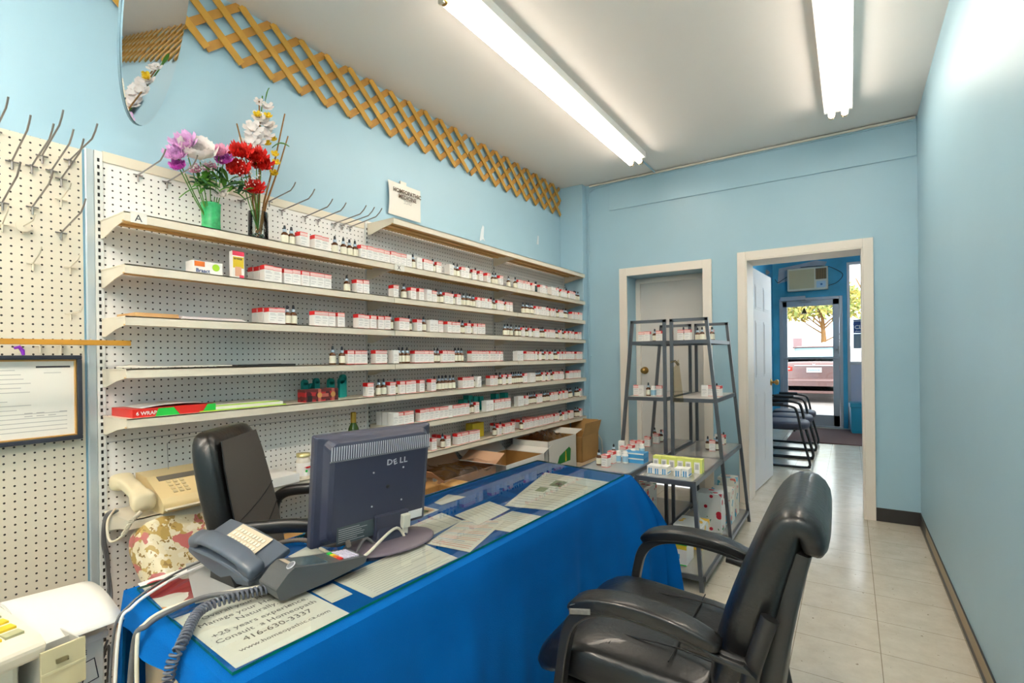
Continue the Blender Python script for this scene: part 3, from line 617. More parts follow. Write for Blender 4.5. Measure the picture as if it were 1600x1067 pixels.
# foliage + baby's breath
fo = MB(); rd = random.Random(11)
for (cu, cv, n) in ((318, 285, 34), (350, 285, 18), (372, 292, 10)):
    for k in range(n):
        c = fp(cu+rd.uniform(-8, 8), cv+rd.uniform(-6, 10), -2.15+rd.uniform(-.03, .03)); a = rd.uniform(0, 2*PI); L = rd.uniform(.04, .085)
        leaf(fo, c, c+Vector((math.sin(a)*.4*L+.02, math.cos(a)*L, rd.uniform(-.7, .7)*L)), rd.uniform(.012, .022), rd.randint(0, 1), .01)
o = fo.build('foliage', [LEAF, LEAFD]); tag(o, 'green silk leaves filling both bouquets under the blooms', 'foliage'); o['kind'] = 'stuff'
fo = MB()
for (cu, cv, su, sv, n) in ((318, 258, 30, 14, 130), (386, 275, 22, 22, 110)):
    for k in range(n):
        c = fp(cu+rd.gauss(0, su*.5), cv+rd.gauss(0, sv*.5), -2.11+rd.uniform(-.03, .02)); r_ = rd.uniform(.0018, .0035)
        fo.lathe([(0, -r_), (r_, 0), (0, r_)], 5, 0, Matrix.Translation(c))
o = fo.build('tiny_blossoms', PWH); tag(o, 'tiny white filler blossoms scattered through the bouquets', 'flower'); o['kind'] = 'stuff'

# ---------------- peg hooks
HK = [((18, 253), (48, 186)), ((49, 260), (84, 200)), ((65, 244), (99, 178)), ((80, 267), (115, 208)), ((95, 280), (131, 223)), ((108, 251), (164, 193)), ((3, 317), (32, 259)), ((50, 324), (83, 272)), ((95, 364), (134, 317)), ((95, 312), (111, 288)), ((3, 351), (13, 325)), ((35, 354), (55, 338)), ((51, 412), (65, 388)), ((109, 418), (125, 400)), ((110, 490), (129, 483)), ((-8, 205), (13, 156)),
      ((30, 540), (36, 534)), ((62, 540), (72, 533)), ((95, 540), (108, 532)), ((128, 538), (142, 531)),
      ((215, 274), (259, 239)), ((260, 285), (309, 249)), ((376, 314), (420, 290)), ((420, 315), (462, 289)), ((440, 329), (494, 300)), ((476, 339), (520, 315)), ((496, 344), (541, 321)), ((521, 350), (575, 325)), ((534, 352), (587, 328)), ((546, 355), (597, 330))]
CREAMI = {9, 10, 11, 12, 13, 14, 16, 17, 18, 19}
nl = nr = 0
HKL = ['long grey hook, leftmost whole one in the top cluster', 'long grey hook, second from left in the top cluster', 'grey hook set highest among the top cluster', 'long grey hook in the middle of the top cluster', 'grey hook, lowest of the top cluster near the upright', 'longest grey hook, reaching past the upright', 'grey hook at the left picture edge below the top cluster', 'grey hook directly below the top cluster', 'grey hook alone low beside the upright', 'short cream hook right below the top cluster', 'short cream hook at the left picture edge', 'short cream hook with an oval washer', 'short cream hook on the pegboard, middle height left', 'short cream hook beside the upright, middle height', 'small cream hook just above the wooden strip', 'long grey hook cut by the left picture edge at top',
       'small cream hook behind the purple clip', 'small cream hook under the wooden strip, left of middle', 'small cream hook under the wooden strip, right of middle', 'small cream hook under the strip, next to the upright']
for i, (a, b) in enumerate(HK):
    p = bp(*a, 'x', PX+.002); q = bp(*b, 'y', p.y); L = min(.26, max(.03, q.x-p.x)); dz = q.z-p.z; rr = .0028 if i not in CREAMI else .0022
    mb = MB(); mb.tube([(0, 0, 0), (L*.82, 0, dz*.82-L*.05), (L*.93, 0, dz*.93-.0), (L, 0, dz+L*.06)], rr, 6); mb.tube([(.004, -.016, -.0), (.004, .016, 0)], rr, 6); mb.tube([(.004, 0, 0), (.004, 0, -.025)], rr*1.2, 6)
    if i == 11: mb.lathe([(.02, 0), (.02, .002)], 16, 0, frame((.012, 0, 0), (0, 1, 0), (0, 0, 1)))
    if i < 20: lb = HKL[i]+' on the cream pegboard' if len(HKL[i].split()) < 12 else HKL[i]
    else: lb = 'long thin grey hook on the white left bay, %s from the left' % nth(i-19)
    tag(mb.build('peg_hook', CREAMS if i in CREAMI else STEEL, None, p), lb, 'hook', 'peg hooks on the pegboard')

# ---------------- framed certificate, wood strip, purple clip
a = bp(0, 560, 'x', -2.255); b = bp(120, 555, 'x', -2.255); c = bp(130, 685, 'x', -2.255)
t = thing('framed_certificate', 'framed white certificate hanging at the left edge of the pegboard', 'picture', (-2.275, .53, 1.08))
y1, y0, z1, z0 = c.y-.53, -.30, b.z-1.08, c.z-1.08
def fr(mb, ya, yb, za, zb, w, x0, x1, mi): mb.box(x0, x1, ya, yb, za, za+w, mi); mb.box(x0, x1, ya, yb, zb-w, zb, mi); mb.box(x0, x1, ya, ya+w, za+w, zb-w, mi); mb.box(x0, x1, yb-w, yb, za+w, zb-w, mi)
mb = MB(); fr(mb, y0, y1, z0, z1, .014, 0, .022, 0); fr(mb, y0+.014, y1-.014, z0+.014, z1-.014, .006, 0, .016, 1); mb.build('picture_frame', [FRAMEB, GOLD], t, bevel=.002)
mb = MB().box(.002, .008, y0+.018, y1-.018, z0+.018, z1-.018, 0)
rd = random.Random(5)
for k in range(15):
    z = z1-.05-k*.0145; mb.box(.008, .0084, y0+.03, y0+.03+.26+rd.uniform(-.1, .02) if k < 10 else y1-.04, z, z+.0022, 1)
mb.box(.008, .0084, y1-.12, y1-.03, z1-.042, z1-.036, 2); mb.box(.008, .0084, y1-.10, y1-.055, z1-.06, z1-.058, 1)
for k in range(6): mb.box(.008, .0084, y1-.15+.03*(k % 4), y1-.13+.03*(k % 4), z0+.09+.01*(k//3), z0+.0925+.01*(k//3), 1)
mb.build('certificate_sheet', [PAPER, INKG, INK], t)
q = bp(205, 537, 'x', -2.16)
o = MB().box(-.006, .006, -1.1, 0, -.009, .009); tag(o.build('wooden_strip', WOODS, None, (-2.165, q.y, q.z+.002), bevel=.002), 'varnished wooden strip resting across the peg hooks above the certificate', 'wood strip')
q = bp(30, 548, 'x', -2.2)
o = MB(); o.tube([q+Vector((0, -.012, .008)), q+Vector((0, 0, .012)), q+Vector((0, .008, 0)), q+Vector((0, .01, -.014))], [.004, .006, .006, .004], 8)
tag(o.build('purple_clip', PURP), 'small purple plastic clip hanging above the certificate', 'clip')

# ---------------- lattice trellis along the ceiling
def lattice(y0, y1, n, name, label):
    z0, z1 = 2.56, 2.826; h = (z1-z0)/2; p = (y1-y0-.02)/n
    t = thing(name, label, 'trellis', (XL+.012, y0, z0)); w = .034
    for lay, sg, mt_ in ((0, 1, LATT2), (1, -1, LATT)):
        for k in range(-2, n+1):
            ya = k*p+.02; yb = ya+2*p; za, zb = 0, 2*h
            # clip to the section length
            pts = [(ya, za), (yb, zb)]
            if sg < 0: pts = [(ya, zb), (yb, za)]
            (ya, za), (yb, zb) = pts; L = y1-y0
            if ya < 0: f = -ya/(yb-ya); za += (zb-za)*f; ya = 0
            if yb > L: f = (L-ya)/(yb-ya); zb = za+(zb-za)*f; yb = L
            if yb-ya < p*.3: continue
            mb = MB(); x = .004+lay*.009
            mb.bar((x, ya, za+.0), (x, yb, zb), w, .006, 0, (1, 0, 0)); mb.build('lattice_slat', mt_, t)
    return t
lattice(.05, 2.945, 19, 'wooden_trellis', 'long golden wooden lattice trellis along the ceiling edge, nearer the mirror')
lattice(2.965, 4.37, 9, 'wooden_trellis', 'short golden wooden lattice trellis along the ceiling edge, ending at the corner')

# ---------------- oval mirror
_b, _t = math.radians(42.45), math.radians(16.66)
mn = Vector((math.cos(_b)*math.cos(_t), math.sin(_b)*math.cos(_t), -math.sin(_t))); side = mn.cross(Vector((0, 0, 1))).normalized(); mup = side.cross(mn)
mc = mn*-1.592+side*-1.955+mup*2.11; _r = Matrix.Rotation(math.radians(14), 3, mn); side = _r @ side; mup = _r @ mup
Mm = Matrix((side, mup, mn)).transposed().to_4x4(); Mm.translation = mc
t = thing('oval_mirror', 'oval frameless mirror tilted down from the ceiling above the hooks', 'mirror', (0, 0, 0)); t.matrix_world = Mm
el = [(.175*math.cos(2*PI*k/64), .44*math.sin(2*PI*k/64)) for k in range(64)]
MB().prism(el, -.006, 0, 0).build('mirror_glass', MIRR, t); MB().prism([(x*1.012, y*1.008) for x, y in el], -.014, -.0065, 0).build('mirror_backing', mat('mirror_back', (120, 150, 165), .5), t)

# ---------------- paper sign
t = MB(); y0, y1 = 2.175, 2.455; z0, z1 = 2.085, 2.29
t.grid(lambda a, b: (XL+.012+.012*math.sin(b*PI)*(1-a), y0+(y1-y0)*a, z0+(z1-z0)*b-.0*a), 8, 6, 0, True)
Mt = frame((XL+.027, (y0+y1)/2+.01, z1-.062), (0, 1, 0), (0, 0, 1))
put_text(t, 'HOMEOPATHIC', .034, Mt, 1, align='CENTER', bold=.0009); Mt = frame((XL+.027, (y0+y1)/2+.01, z1-.094), (0, 1, 0), (0, 0, 1)); put_text(t, 'MEDICINE', .034, Mt, 1, align='CENTER', bold=.0009)
Mt = frame((XL+.027, (y0+y1)/2+.01, z1-.122), (0, 1, 0), (0, 0, 1)); put_text(t, '2CHO', .028, Mt, 2, align='CENTER', sx=.9)
t.box(XL+.004, XL+.012, 2.28, 2.33, z1-.03, z1+.02, 0)
tag(t.build('paper_sign', [PAPER, mat('ink_brown', (84, 64, 48), .6), INKG]), 'paper sign reading HOMEOPATHIC MEDICINE taped above the middle shelves', 'sign')
for nm, P in (('trim_8', [(-.04, -.06), (-.02, .03), (0, .07), (.02, .06), (.01, -.02), (.03, -.05), (0, -.04)]), ('trim_9', [(-.02, -.04), (0, .04), (.02, .04), (.015, -.04)])):
    q = bp(*((754, 366) if nm == 'trim_8' else (840, 375)), 'x', XL)
    struct(MB().prism(P, 0, .0015, 0, frame((XL, q.y, q.z), (0, 1, 0), (0, 0, 1))).build(nm, mat('peeled_paint', (214, 222, 228), .7)))

# ---------------- ceiling lights
def ceiling_light(x, y0, y1, label, tm=TUBEM):
    t = thing('fluorescent_fixture', label, 'ceiling light', (x, (y0+y1)/2, ZC)); L = (y1-y0)/2
    mb = MB(); mb.prism([(-.076, 0), (.076, 0), (.079, -.052), (-.079, -.052)], -L, L, 0, frame((0, 0, 0), (1, 0, 0), (0, 0, 1)))
    mb.build('housing', FIXT, t, bevel=.003)
    for s in (-1, 1):
        tb = MB(); tb.tube([(s*.036, -L+.03, -.078), (s*.036, L-.03, -.078)], .019, 14); tb.build('fluorescent_tube', tm, t)
        for e in (-1, 1):
            cp = MB(); cp.tube([(s*.036, e*(L-.03), -.078), (s*.036, e*(L-.005), -.078)], .0195, 14, 1); cp.box(s*.036-.014, s*.036+.014, e*(L-.006)-.006, e*(L-.006)+.006, -.098, -.042, 0); cp.build('lamp_holder', [PORT, BRASS], t)
    return t
ceiling_light(-1.42, 1.68, 4.0, 'long twin-tube fluorescent ceiling light, left of the two')
ceiling_light(-.05, 1.55, 3.97, 'long twin-tube fluorescent ceiling light, right of the two')
ceiling_light(-1.42, -2.0, .3, 'added twin-tube fill light behind the viewer, left side', TUBEFILL)  # unseen pair added behind the camera to light the room more evenly
ceiling_light(-.05, -2.0, .3, 'added twin-tube fill light behind the viewer, right side', TUBEFILL)
# unseen hall lamp, added to brighten the hall
t = thing('fluorescent_fixture', 'added unseen fluorescent fill light in the front hall', 'ceiling light', (.4, 6.6, HZ)); MB().box(-.07, .07, -.6, .6, -.05, 0).build('housing', FIXT, t)
tb = MB(); tb.tube([(0, -.57, -.075), (0, .57, -.075)], .019, 12); tb.build('fluorescent_tube', mat('hall_fill_tube', (255, 250, 240), .4, emit=100), t)
# conduit
mb = MB(); mb.tube([(-2.072, YB-.008, .5), (-2.072, YB-.008, 2.70), (-2.06, YB-.008, 2.765), (-2.0, YB-.02, 2.79), (-1.9, YB-.02, 2.795), (XR-.02, YB-.02, 2.80)], .006, 8)
for z in (1.2, 2.2, 2.55): mb.box(-2.085, -2.059, YB-.016, YB, z-.006, z+.006)
mb.tube([(-1.42, 4.02, 2.818), (-1.42, YB-.03, 2.818)], .006, 8)
tag(mb.build('wall_conduit', WALL), 'thin blue painted conduit running up the corner and along the ceiling', 'conduit')
# outlet with a plug, right of the cartons
q = bp(921, 682, 'y', YB); q.z = .5
t = thing('wall_outlet', 'cream wall outlet box low in the corner beside the cartons', 'outlet', (-2.03, YB, bp(921, 682, 'y', YB).z+.02))
MB().box(-.03, .03, -.03, 0, -.05, .05).build('outlet_box', PORT, t, bevel=.004); MB().box(-.02, .025, -.07, -.03, -.03, .02).build('plug', PORT, t, bevel=.004)
mb = MB(); mb.tube([(.02, -.06, .01), (.06, -.07, .02), (.09, -.06, -.03), (.1, -.05, -.2), (.1, -.05, -.42)], .003, 6); mb.build('cord', CABW, t)

# ================================================================== FLOOR LEVEL UNDER SHELVES: CARTONS
def open_carton(name, c, w, d, h, mats, label, rz=0, flaps=(1, 1, 1, 1), logo=False, fa=.9):
    "w along x, d along y"
    mb = MB(); t_ = .004
    mb.box(-w/2, w/2, -d/2, d/2, 0, t_, 1); mb.box(-w/2, -w/2+t_, -d/2, d/2, 0, h, 0); mb.box(w/2-t_, w/2, -d/2, d/2, 0, h, 0); mb.box(-w/2, w/2, -d/2, -d/2+t_, 0, h, 0); mb.box(-w/2, w/2, d/2-t_, d/2, 0, h, 0)
    mb.box(-w/2+t_, -w/2+t_+.001, -d/2+t_, d/2-t_, t_, h-.004, 1); mb.box(w/2-t_-.001, w/2-t_, -d/2+t_, d/2-t_, t_, h-.004, 1); mb.box(-w/2+t_, w/2-t_, d/2-t_-.001, d/2-t_, t_, h-.004, 1); mb.box(-w/2+t_, w/2-t_, -d/2+t_, -d/2+t_+.001, t_, h-.004, 1)
    o = mb.build(name, mats, None, c, rz); tag(o, label, 'carton')
    def flap(px, py, L, dirx, diry, a, ln):
        fm = MB(); M = frame((px, py, h), (-diry, dirx, 0), (dirx*math.cos(a), diry*math.cos(a), math.sin(a)))
        fm.box(-L/2+.004, L/2-.004, 0, ln, -.0015, .0015); fm.build('carton_flap', mats, o, None, None).matrix_local = M
    if flaps[0]: flap(w/2, 0, d, 1, 0, flaps[0], min(w, d)*.42)
    if flaps[1]: flap(-w/2, 0, d, -1, 0, flaps[1], min(w, d)*.3)
    if flaps[2]: flap(0, d/2, w, 0, 1, flaps[2], min(w, d)*.4)
    if flaps[3]: flap(0, -d/2, w, 0, -1, flaps[3], min(w, d)*.4)
    if logo:
        lg = MB(); lg.prism([(-.10, -.06), (.12, -.06), (.13, .03), (.10, .05), (-.06, .0)], 0, .001, 0, frame((w/2+.0005, 0, h*.5), (0, 1, 0), (0, 0, 1)))
        lg.prism([(.03, -.055), (.055, -.055), (.05, .02), (.035, .03)], .001, .0016, 1, frame((w/2+.0005, 0, h*.5), (0, 1, 0), (0, 0, 1))); lg.build('printed_logo', [mat('leaf_logo_green', (20, 130, 50), .5), YEL], o)
    return o
Z0 = .30
open_carton('kraft_carton', (-2.05, 4.12, Z0), .28, .34, .22, [KRAFT, KRAFTD], 'brown cardboard carton in the far corner with open upright flaps', flaps=(1.3, 1.4, 1.45, 0))
open_carton('fruit_carton', (-2.04, 3.55, Z0), .32, .46, .27, [CARTW, KRAFTD], 'white carton with green leaf logo, open at the top', flaps=(0, .9, .2, 0), logo=True)
open_carton('white_carton', (-2.04, 2.99, Z0), .34, .50, .20, [CARTW, KRAFTD], 'white open carton between the bagged carton and the fruit carton', flaps=(0, .7, .3, .25))
open_carton('bagged_carton', (-2.05, 2.42, Z0), .30, .50, .215, [mat('carton_rosy_tan', (196, 156, 126), .6), KRAFTD], 'tan carton wrapped in a clear plastic bag under the shelves', flaps=(0, .9, .5, .6))
BAGM = glassmat('clear_bag_film', (252, 252, 252), 1.45, .12)
rd = random.Random(2)
def bagf(a, b):
    y = 2.13+.56*a; cr = .006*math.sin(a*37+b*11)+.005*math.sin(b*29-a*13)
    if b < .7: return (-1.875+cr+.012, y, Z0+.0+.30*b/.7*.78)
    return (-1.87-(b-.7)*.9+cr, y, Z0+.235+cr*1.5+.02*math.sin(a*6))
mb = MB(); mb.grid(bagf, 40, 24, 0, True); mb.grid(lambda a, b: (-1.87-.3*a, 2.12+.008*math.sin(a*23+b*9), Z0+.235*b), 14, 10)
tag(mb.build('plastic_bag', BAGM), 'clear crinkled plastic bag around the tan carton', 'bag')
open_carton('small_kraft_carton', (-1.80, 1.98, .30), .24, .34, .20, [KRAFT, KRAFTD], 'small brown carton right behind the monitor, flaps folded out', flaps=(-.3, .1, .1, -.25))
# crumpled clear bag in fruit carton
mb = MB(); mb.grid(lambda a, b: (-2.15+.24*a, 3.38+.3*b, Z0+.27+.045*math.sin(a*PI)*math.sin(b*PI)+.008*math.sin(a*31+b*17)+.006*math.sin(b*43)), 24, 24)
tag(mb.build('plastic_bag', BAGM), 'clear crinkled plastic bag spilling from the fruit carton', 'bag')

# ================================================================== FAX SHELF ITEMS
ZF = .657
t = thing('fax_machine', 'beige fax machine with handset on the low left shelf', 'fax machine', (-2.165, .93, ZF)); faxt = t
mb = MB(); prof = [(-.11, 0), (.115, 0), (.12, .03), (.10, .052), (-.02, .115), (-.11, .125)]
mb.prism(prof, -.10, .19, 0, frame((0, 0, 0), (1, 0, 0), (0, 0, 1))); 
fm = MB()
def fxbox(mb, y0, y1, s0, s1, mi, h=.0015):
    "a plate lying on the sloped top: s runs from front edge up"
    A = Vector((.10, 0, .052)); Bv = Vector((-.02, 0, .115)); d = (Bv-A).normalized(); nrm = Vector((.0638, 0, .12)).normalized()
    M = Matrix((d, Vector((0, 1, 0)), nrm)).transposed().to_4x4(); M.translation = A; mb.box(s0, s1, y0, y1, 0, h, mi, M)
fm2 = MB(); fm2.prism([(x, z) for x, z in prof], -.19, .10, 0, frame((0, 0, 0), (1, 0, 0), (0, 0, 1)))
fm2.build('fax_body', BEIGE, t, bevel=.006)
mb = MB(); fxbox(mb, -.07, .16, .100, .128, 0); mb.build('display', mat('display_grey', (120, 116, 108), .3), t)
mb = MB()
for r in range(4):
    for c in range(3): fxbox(mb, -.05+c*.022, -.037+c*.022, .02+r*.02, .032+r*.02, 0, .004)
for c in range(6): fxbox(mb, .05+c*.017, .062+c*.017, .062, .07, 1, .003); fxbox(mb, .05+c*.017, .062+c*.017, .078, .086, 1, .003)
fxbox(mb, .055, .072, .035, .047, 2, .004); fxbox(mb, .12, .15, .035, .045, 3, .003); mb.build('keypad', [mat('key_beige', (206, 188, 146), .5), BOXW, mat('key_orange', (190, 120, 50), .5), GREYP], t)
mb = MB(); mb.prism([(-.11, .0), (.135, .0), (.14, .006), (-.11, .012)], -.19, .095, 0, frame((0, 0, .012), (1, 0, 0), (0, 0, 1))); mb.build('paper_tray', BEIGE2, t, bevel=.002)
# handset on the left side of the fax
mb = MB(); R = []
for i in range(13):
    s = i/12; x = .10-.22*s; z = .055+.055*s+.02*math.sin(s*PI); w = .033+(.006 if s < .2 or s > .8 else -.004); h = .02+(.012 if s < .22 or s > .78 else 0)
    R.append([(x, -.148+w*math.copysign(abs(math.cos(a))**.6, math.cos(a)), z+h*math.copysign(abs(math.sin(a))**.6, math.sin(a))-.01) for a in [2*PI*q/16 for q in range(16)]])
mb.loft(R); mb.build('handset', mat('handset_cream', (226, 212, 176), .4), t, sub=1)
# paper guide wire
mb = MB(); mb.tube([(-.08, .0, .12), (-.10, .005, .22), (-.10, .02, .232), (-.10, .12, .236), (-.10, .14, .225), (-.08, .16, .12)], .0012, 5); mb.build('paper_guide', mat('wire_steel', (170, 168, 164), .3, metal=.6), t)
def helix(mb, path, r, turns, wire, mi=0, seg=6, per=10):
    P = [Vector(p) for p in path]; L = [0]
    for i in range(1, len(P)): L.append(L[-1]+(P[i]-P[i-1]).length)
    tot = L[-1]; n = turns*per; pts = []
    for k in range(n+1):
        s = tot*k/n; i = max(j for j in range(len(P)-1) if L[j] <= s+1e-9); f = (s-L[i])/(L[i+1]-L[i]); p = P[i].lerp(P[i+1], f); d = (P[i+1]-P[i]).normalized()
        x = d.cross(Vector((.3, .9, .31))).normalized(); y = d.cross(x); a = 2*PI*k/per; pts.append(p+x*r*math.cos(a)+y*r*math.sin(a))
    mb.tube(pts, wire, seg, mi)
def smooth(pts, n=8):
    P = [Vector(p) for p in pts]; out = []
    for i in range(len(P)-1):
        p0, p1, p2, p3 = P[max(i-1, 0)], P[i], P[i+1], P[min(i+2, len(P)-1)]
        for k in range(n):
            t_ = k/n; out.append(.5*((2*p1)+(p2-p0)*t_+(2*p0-5*p1+4*p2-p3)*t_*t_+(3*p1-p0-3*p2+p3)*t_**3))
    out.append(P[-1]); return out
mb = MB(); pth = smooth([bp(220, 800, 'x', -2.02), bp(205, 815, 'x', -2.0), bp(190, 838, 'x', -2.02), bp(172, 845, 'x', -2.08), bp(168, 815, 'x', -2.15), bp(180, 795, 'x', -2.2)])
helix(mb, pth[:16], .006, 22, .0016); mb.tube(pth[14:], .004, 8)
fc = mb.build('coiled_cord', mat('cord_cream', (222, 212, 190), .5), faxt); fc.location = -faxt.location
cart('white_box_low', (-2.15, 1.30, ZF), .18, .16, .04, BOXW, 'flat white box beside the jar on the low left shelf')
t = thing('food_jar', 'glass jar with white label and gold lid beside the flat white box', 'jar', (-2.12, 1.44, ZF))
MB().lathe([(.03, 0), (.032, .003), (.032, .08), (.028, .092), (.028, .098)], 20).build('jar_body', mat('coconut_cream', (228, 220, 206), .2), t)
mb = MB(); mb.lathe([(.0323, .012), (.0323, .072)], 20, 0); M_ = frame((.024, -.022, .052), (.7, .7, 0), (0, 0, 1))
mb.box(-.006, .022, -.002, .006, .006, .0064, 1, frame((.0315, -.006, .05), (0, 1, 0), (0, 0, 1))); mb.box(-.012, .016, 0, .002, .0, .001, 1, frame((.0322, -.004, .052), (0, 1, 0), (0, 0, 1))); mb.lathe([(.006, 0), (.006, .0012)], 10, 2, frame((.0315, -.006, .035), (0, 1, 0), (0, 0, 1))); mb.build('jar_label', [BOXW, BOXR, GREENC], t)
MB().lathe([(.031, .098), (.031, .113), (0, .114)], 20).build('jar_lid', mat('lid_gold', (205, 195, 140), .3, metal=.5), t)
t = thing('oil_bottle', 'green glass oil bottle with gold foil neck behind the monitor', 'bottle', (-2.17, 1.77, ZF))
MB().lathe([(.03, 0), (.032, .004), (.032, .15), (.026, .185), (.013, .215), (.013, .24)], 20).build('bottle_body', GREENG, t); MB().lathe([(.014, .215), (.0145, .265), (.012, .27), (0, .27)], 16).build('foil_neck', mat('gold_foil', (190, 150, 60), .35, metal=.7), t)
# floral cushion leaning under the fax shelf, on a stool of storage
floral = mixmat('floral_fabric', (232, 220, 186), [((190, 160, 90), 'noise', 22, .54), ((240, 232, 208), 'noise', 34, .57), ((196, 112, 108), 'noise', 15, .60), ((150, 120, 60), 'noise', 55, .62)])
cu = pad(.46, .46, .13, 5.0); o = cu.build('floral_cushion', floral, None, (-2.02, .98, .45)); o.rotation_euler = (0, math.radians(52), math.radians(12)); tag(o, 'floral patterned cushion propped under the fax shelf', 'cushion')
o = MB().box(-.2, .2, -.25, .25, 0, .25); tag(o.build('storage_crate', KRAFTD, None, (-2.04, 1.0, 0), bevel=.004), 'brown storage box on the floor supporting the floral cushion', 'box')

# ================================================================== DESK
ZT = .648
NR, NL, FL_, FR_ = Vector((-.872, .452, 0)), Vector((-1.475, .510, 0)), Vector((-1.41, 2.365, 0)), Vector((-.850, 2.275, 0))
t = thing('desk', 'long desk with tan panels under the blue tablecloth', 'desk', (-1.17, 1.4, 0)); O = Vector((1.17, -1.4, 0))
def quadprism(pts, z0, z1, ins=0):
    c = sum(pts, Vector())/4; P = [p+(c-p).normalized()*ins for p in pts]; return [(p.x, p.y) for p in P], z0, z1
mb = MB(); q, a, b = quadprism([p+O for p in (NR, FR_, FL_, NL)], ZT-.03, ZT-.004, .012); mb.prism(q, a, b); mb.build('desk_top', PLY, t)
q, a, b = quadprism([p+O for p in (NR, FR_, FL_, NL)], 0, ZT-.03, .05)
Q = [Vector((x, y, 0)) for x, y in q]
mb = MB(); mb.bar(Q[0]+Vector((0, 0, .31)), Q[3]+Vector((0, 0, .31)), .02, .62); mb.build('end_panel', PLY, t)
mb = MB(); mb.bar(Q[1]+Vector((0, 0, .31)), Q[2]+Vector((0, 0, .31)), .02, .62); mb.build('end_panel', PLY, t)
mb = MB(); mb.bar((Q[0]*.97+Q[3]*.03)+Vector((0, .02, .31)), (Q[1]*.97+Q[2]*.03)+Vector((0, -.02, .31)), .02, .62); mb.build('front_panel', PLY, t)
# tablecloth: top + right skirt + near skirt + far skirt + left corner drop
cl = MB()
cl.prism([(p.x, p.y) for p in (NR, FR_, FL_, NL)], ZT-.003, ZT, 0)
out = Vector((1, -.01, 0))
def skirtR(a, b):
    p = NR.lerp(FR_, a); drop = .63*b
    flare = .01*min(1, b*20)+.03*b+.018*b*math.sin(a*23)+.014*b*math.sin(a*41+1)+.006*b*math.sin(a*97)
    k = max(0, (a-.72)/.28); flare += .10*k*k*math.sin(min(1, b*1.6)*PI*.5)+.03*k*b*math.sin(a*70)
    yk = .10*k*k*math.sin(min(1, b*1.6)*PI*.5)
    return (p.x+flare, p.y+yk-.03*(1-a)*b, ZT-drop-.0005)
cl.grid(skirtR, 110, 26)
def skirtF(a, b):
    p = FR_.lerp(FL_, a); k = 1-a; f = .01*min(1, b*20)+.05*b+.02*b*math.sin(a*19); return (p.x+.142*max(0, 1-a*2.5)**2*math.sin(min(1, b*1.6)*PI*.5)+(.05*b+.03*b*math.sin(70))*max(0, 1-a*4), p.y+f+.05*max(0, 1-a*3)*math.sin(min(1, b*1.6)*PI*.5), ZT-.6*b)
cl.grid(skirtF, 40, 16)
def skirtN(a, b):
    # a: 0 at right corner NR, 1 at left corner NL ; short curved hem exposing the panel
    p = NR.lerp(NL, a); hem = .26 if a < .02 else None
    L = .048+.58*max(0, 1-a/.20)**1.3
    if a > .86: L = .048+.56*min(1, (a-.86)/.04)
    return (p.x+.04*max(0, 1-a*4)*b, p.y-.010*min(1, b*6)-.02*b-.010*math.sin(a*14)*b, ZT-L*b-.0005)
cl.grid(skirtN, 90, 16)
def skirtL(a, b):
    p = NL.lerp(FL_, a); f = .01*min(1, b*10)+.03*b+.02*b*math.sin(a*31); L = .55 if a < .06 else .12
    return (p.x-f, p.y, ZT-L*b)
cl.grid(skirtL, 60, 6)
o = cl.build('tablecloth', CLOTH, None, solid=.0); tag(o, 'bright blue tablecloth draped over the long desk', 'tablecloth')
# glass sheet
GR = [Vector((-.904, .470, 0)), Vector((-.870, 2.238, 0)), Vector((-1.385, 2.325, 0)), Vector((-1.439, .524, 0))]
ZG = ZT+.0035
t = thing('glass_sheet', 'clear glass sheet with green edge lying on the blue tablecloth', 'glass top', (0, 0, 0))
mb = MB(); mb.add([(p.x, p.y, ZG+.006) for p in GR], [(0, 1, 2, 3)], 0); mb.build('glass_pane', GLASS, t)
mb = MB()
for i in range(4):
    a, b = GR[i], GR[(i+1) % 4]; mb.add([(a.x, a.y, ZG), (b.x, b.y, ZG), (b.x, b.y, ZG+.006), (a.x, a.y, ZG+.006)], [(0, 1, 2, 3)], 0)
mb.build('glass_edge', GEDGE, t)
ZD = ZG+.0065
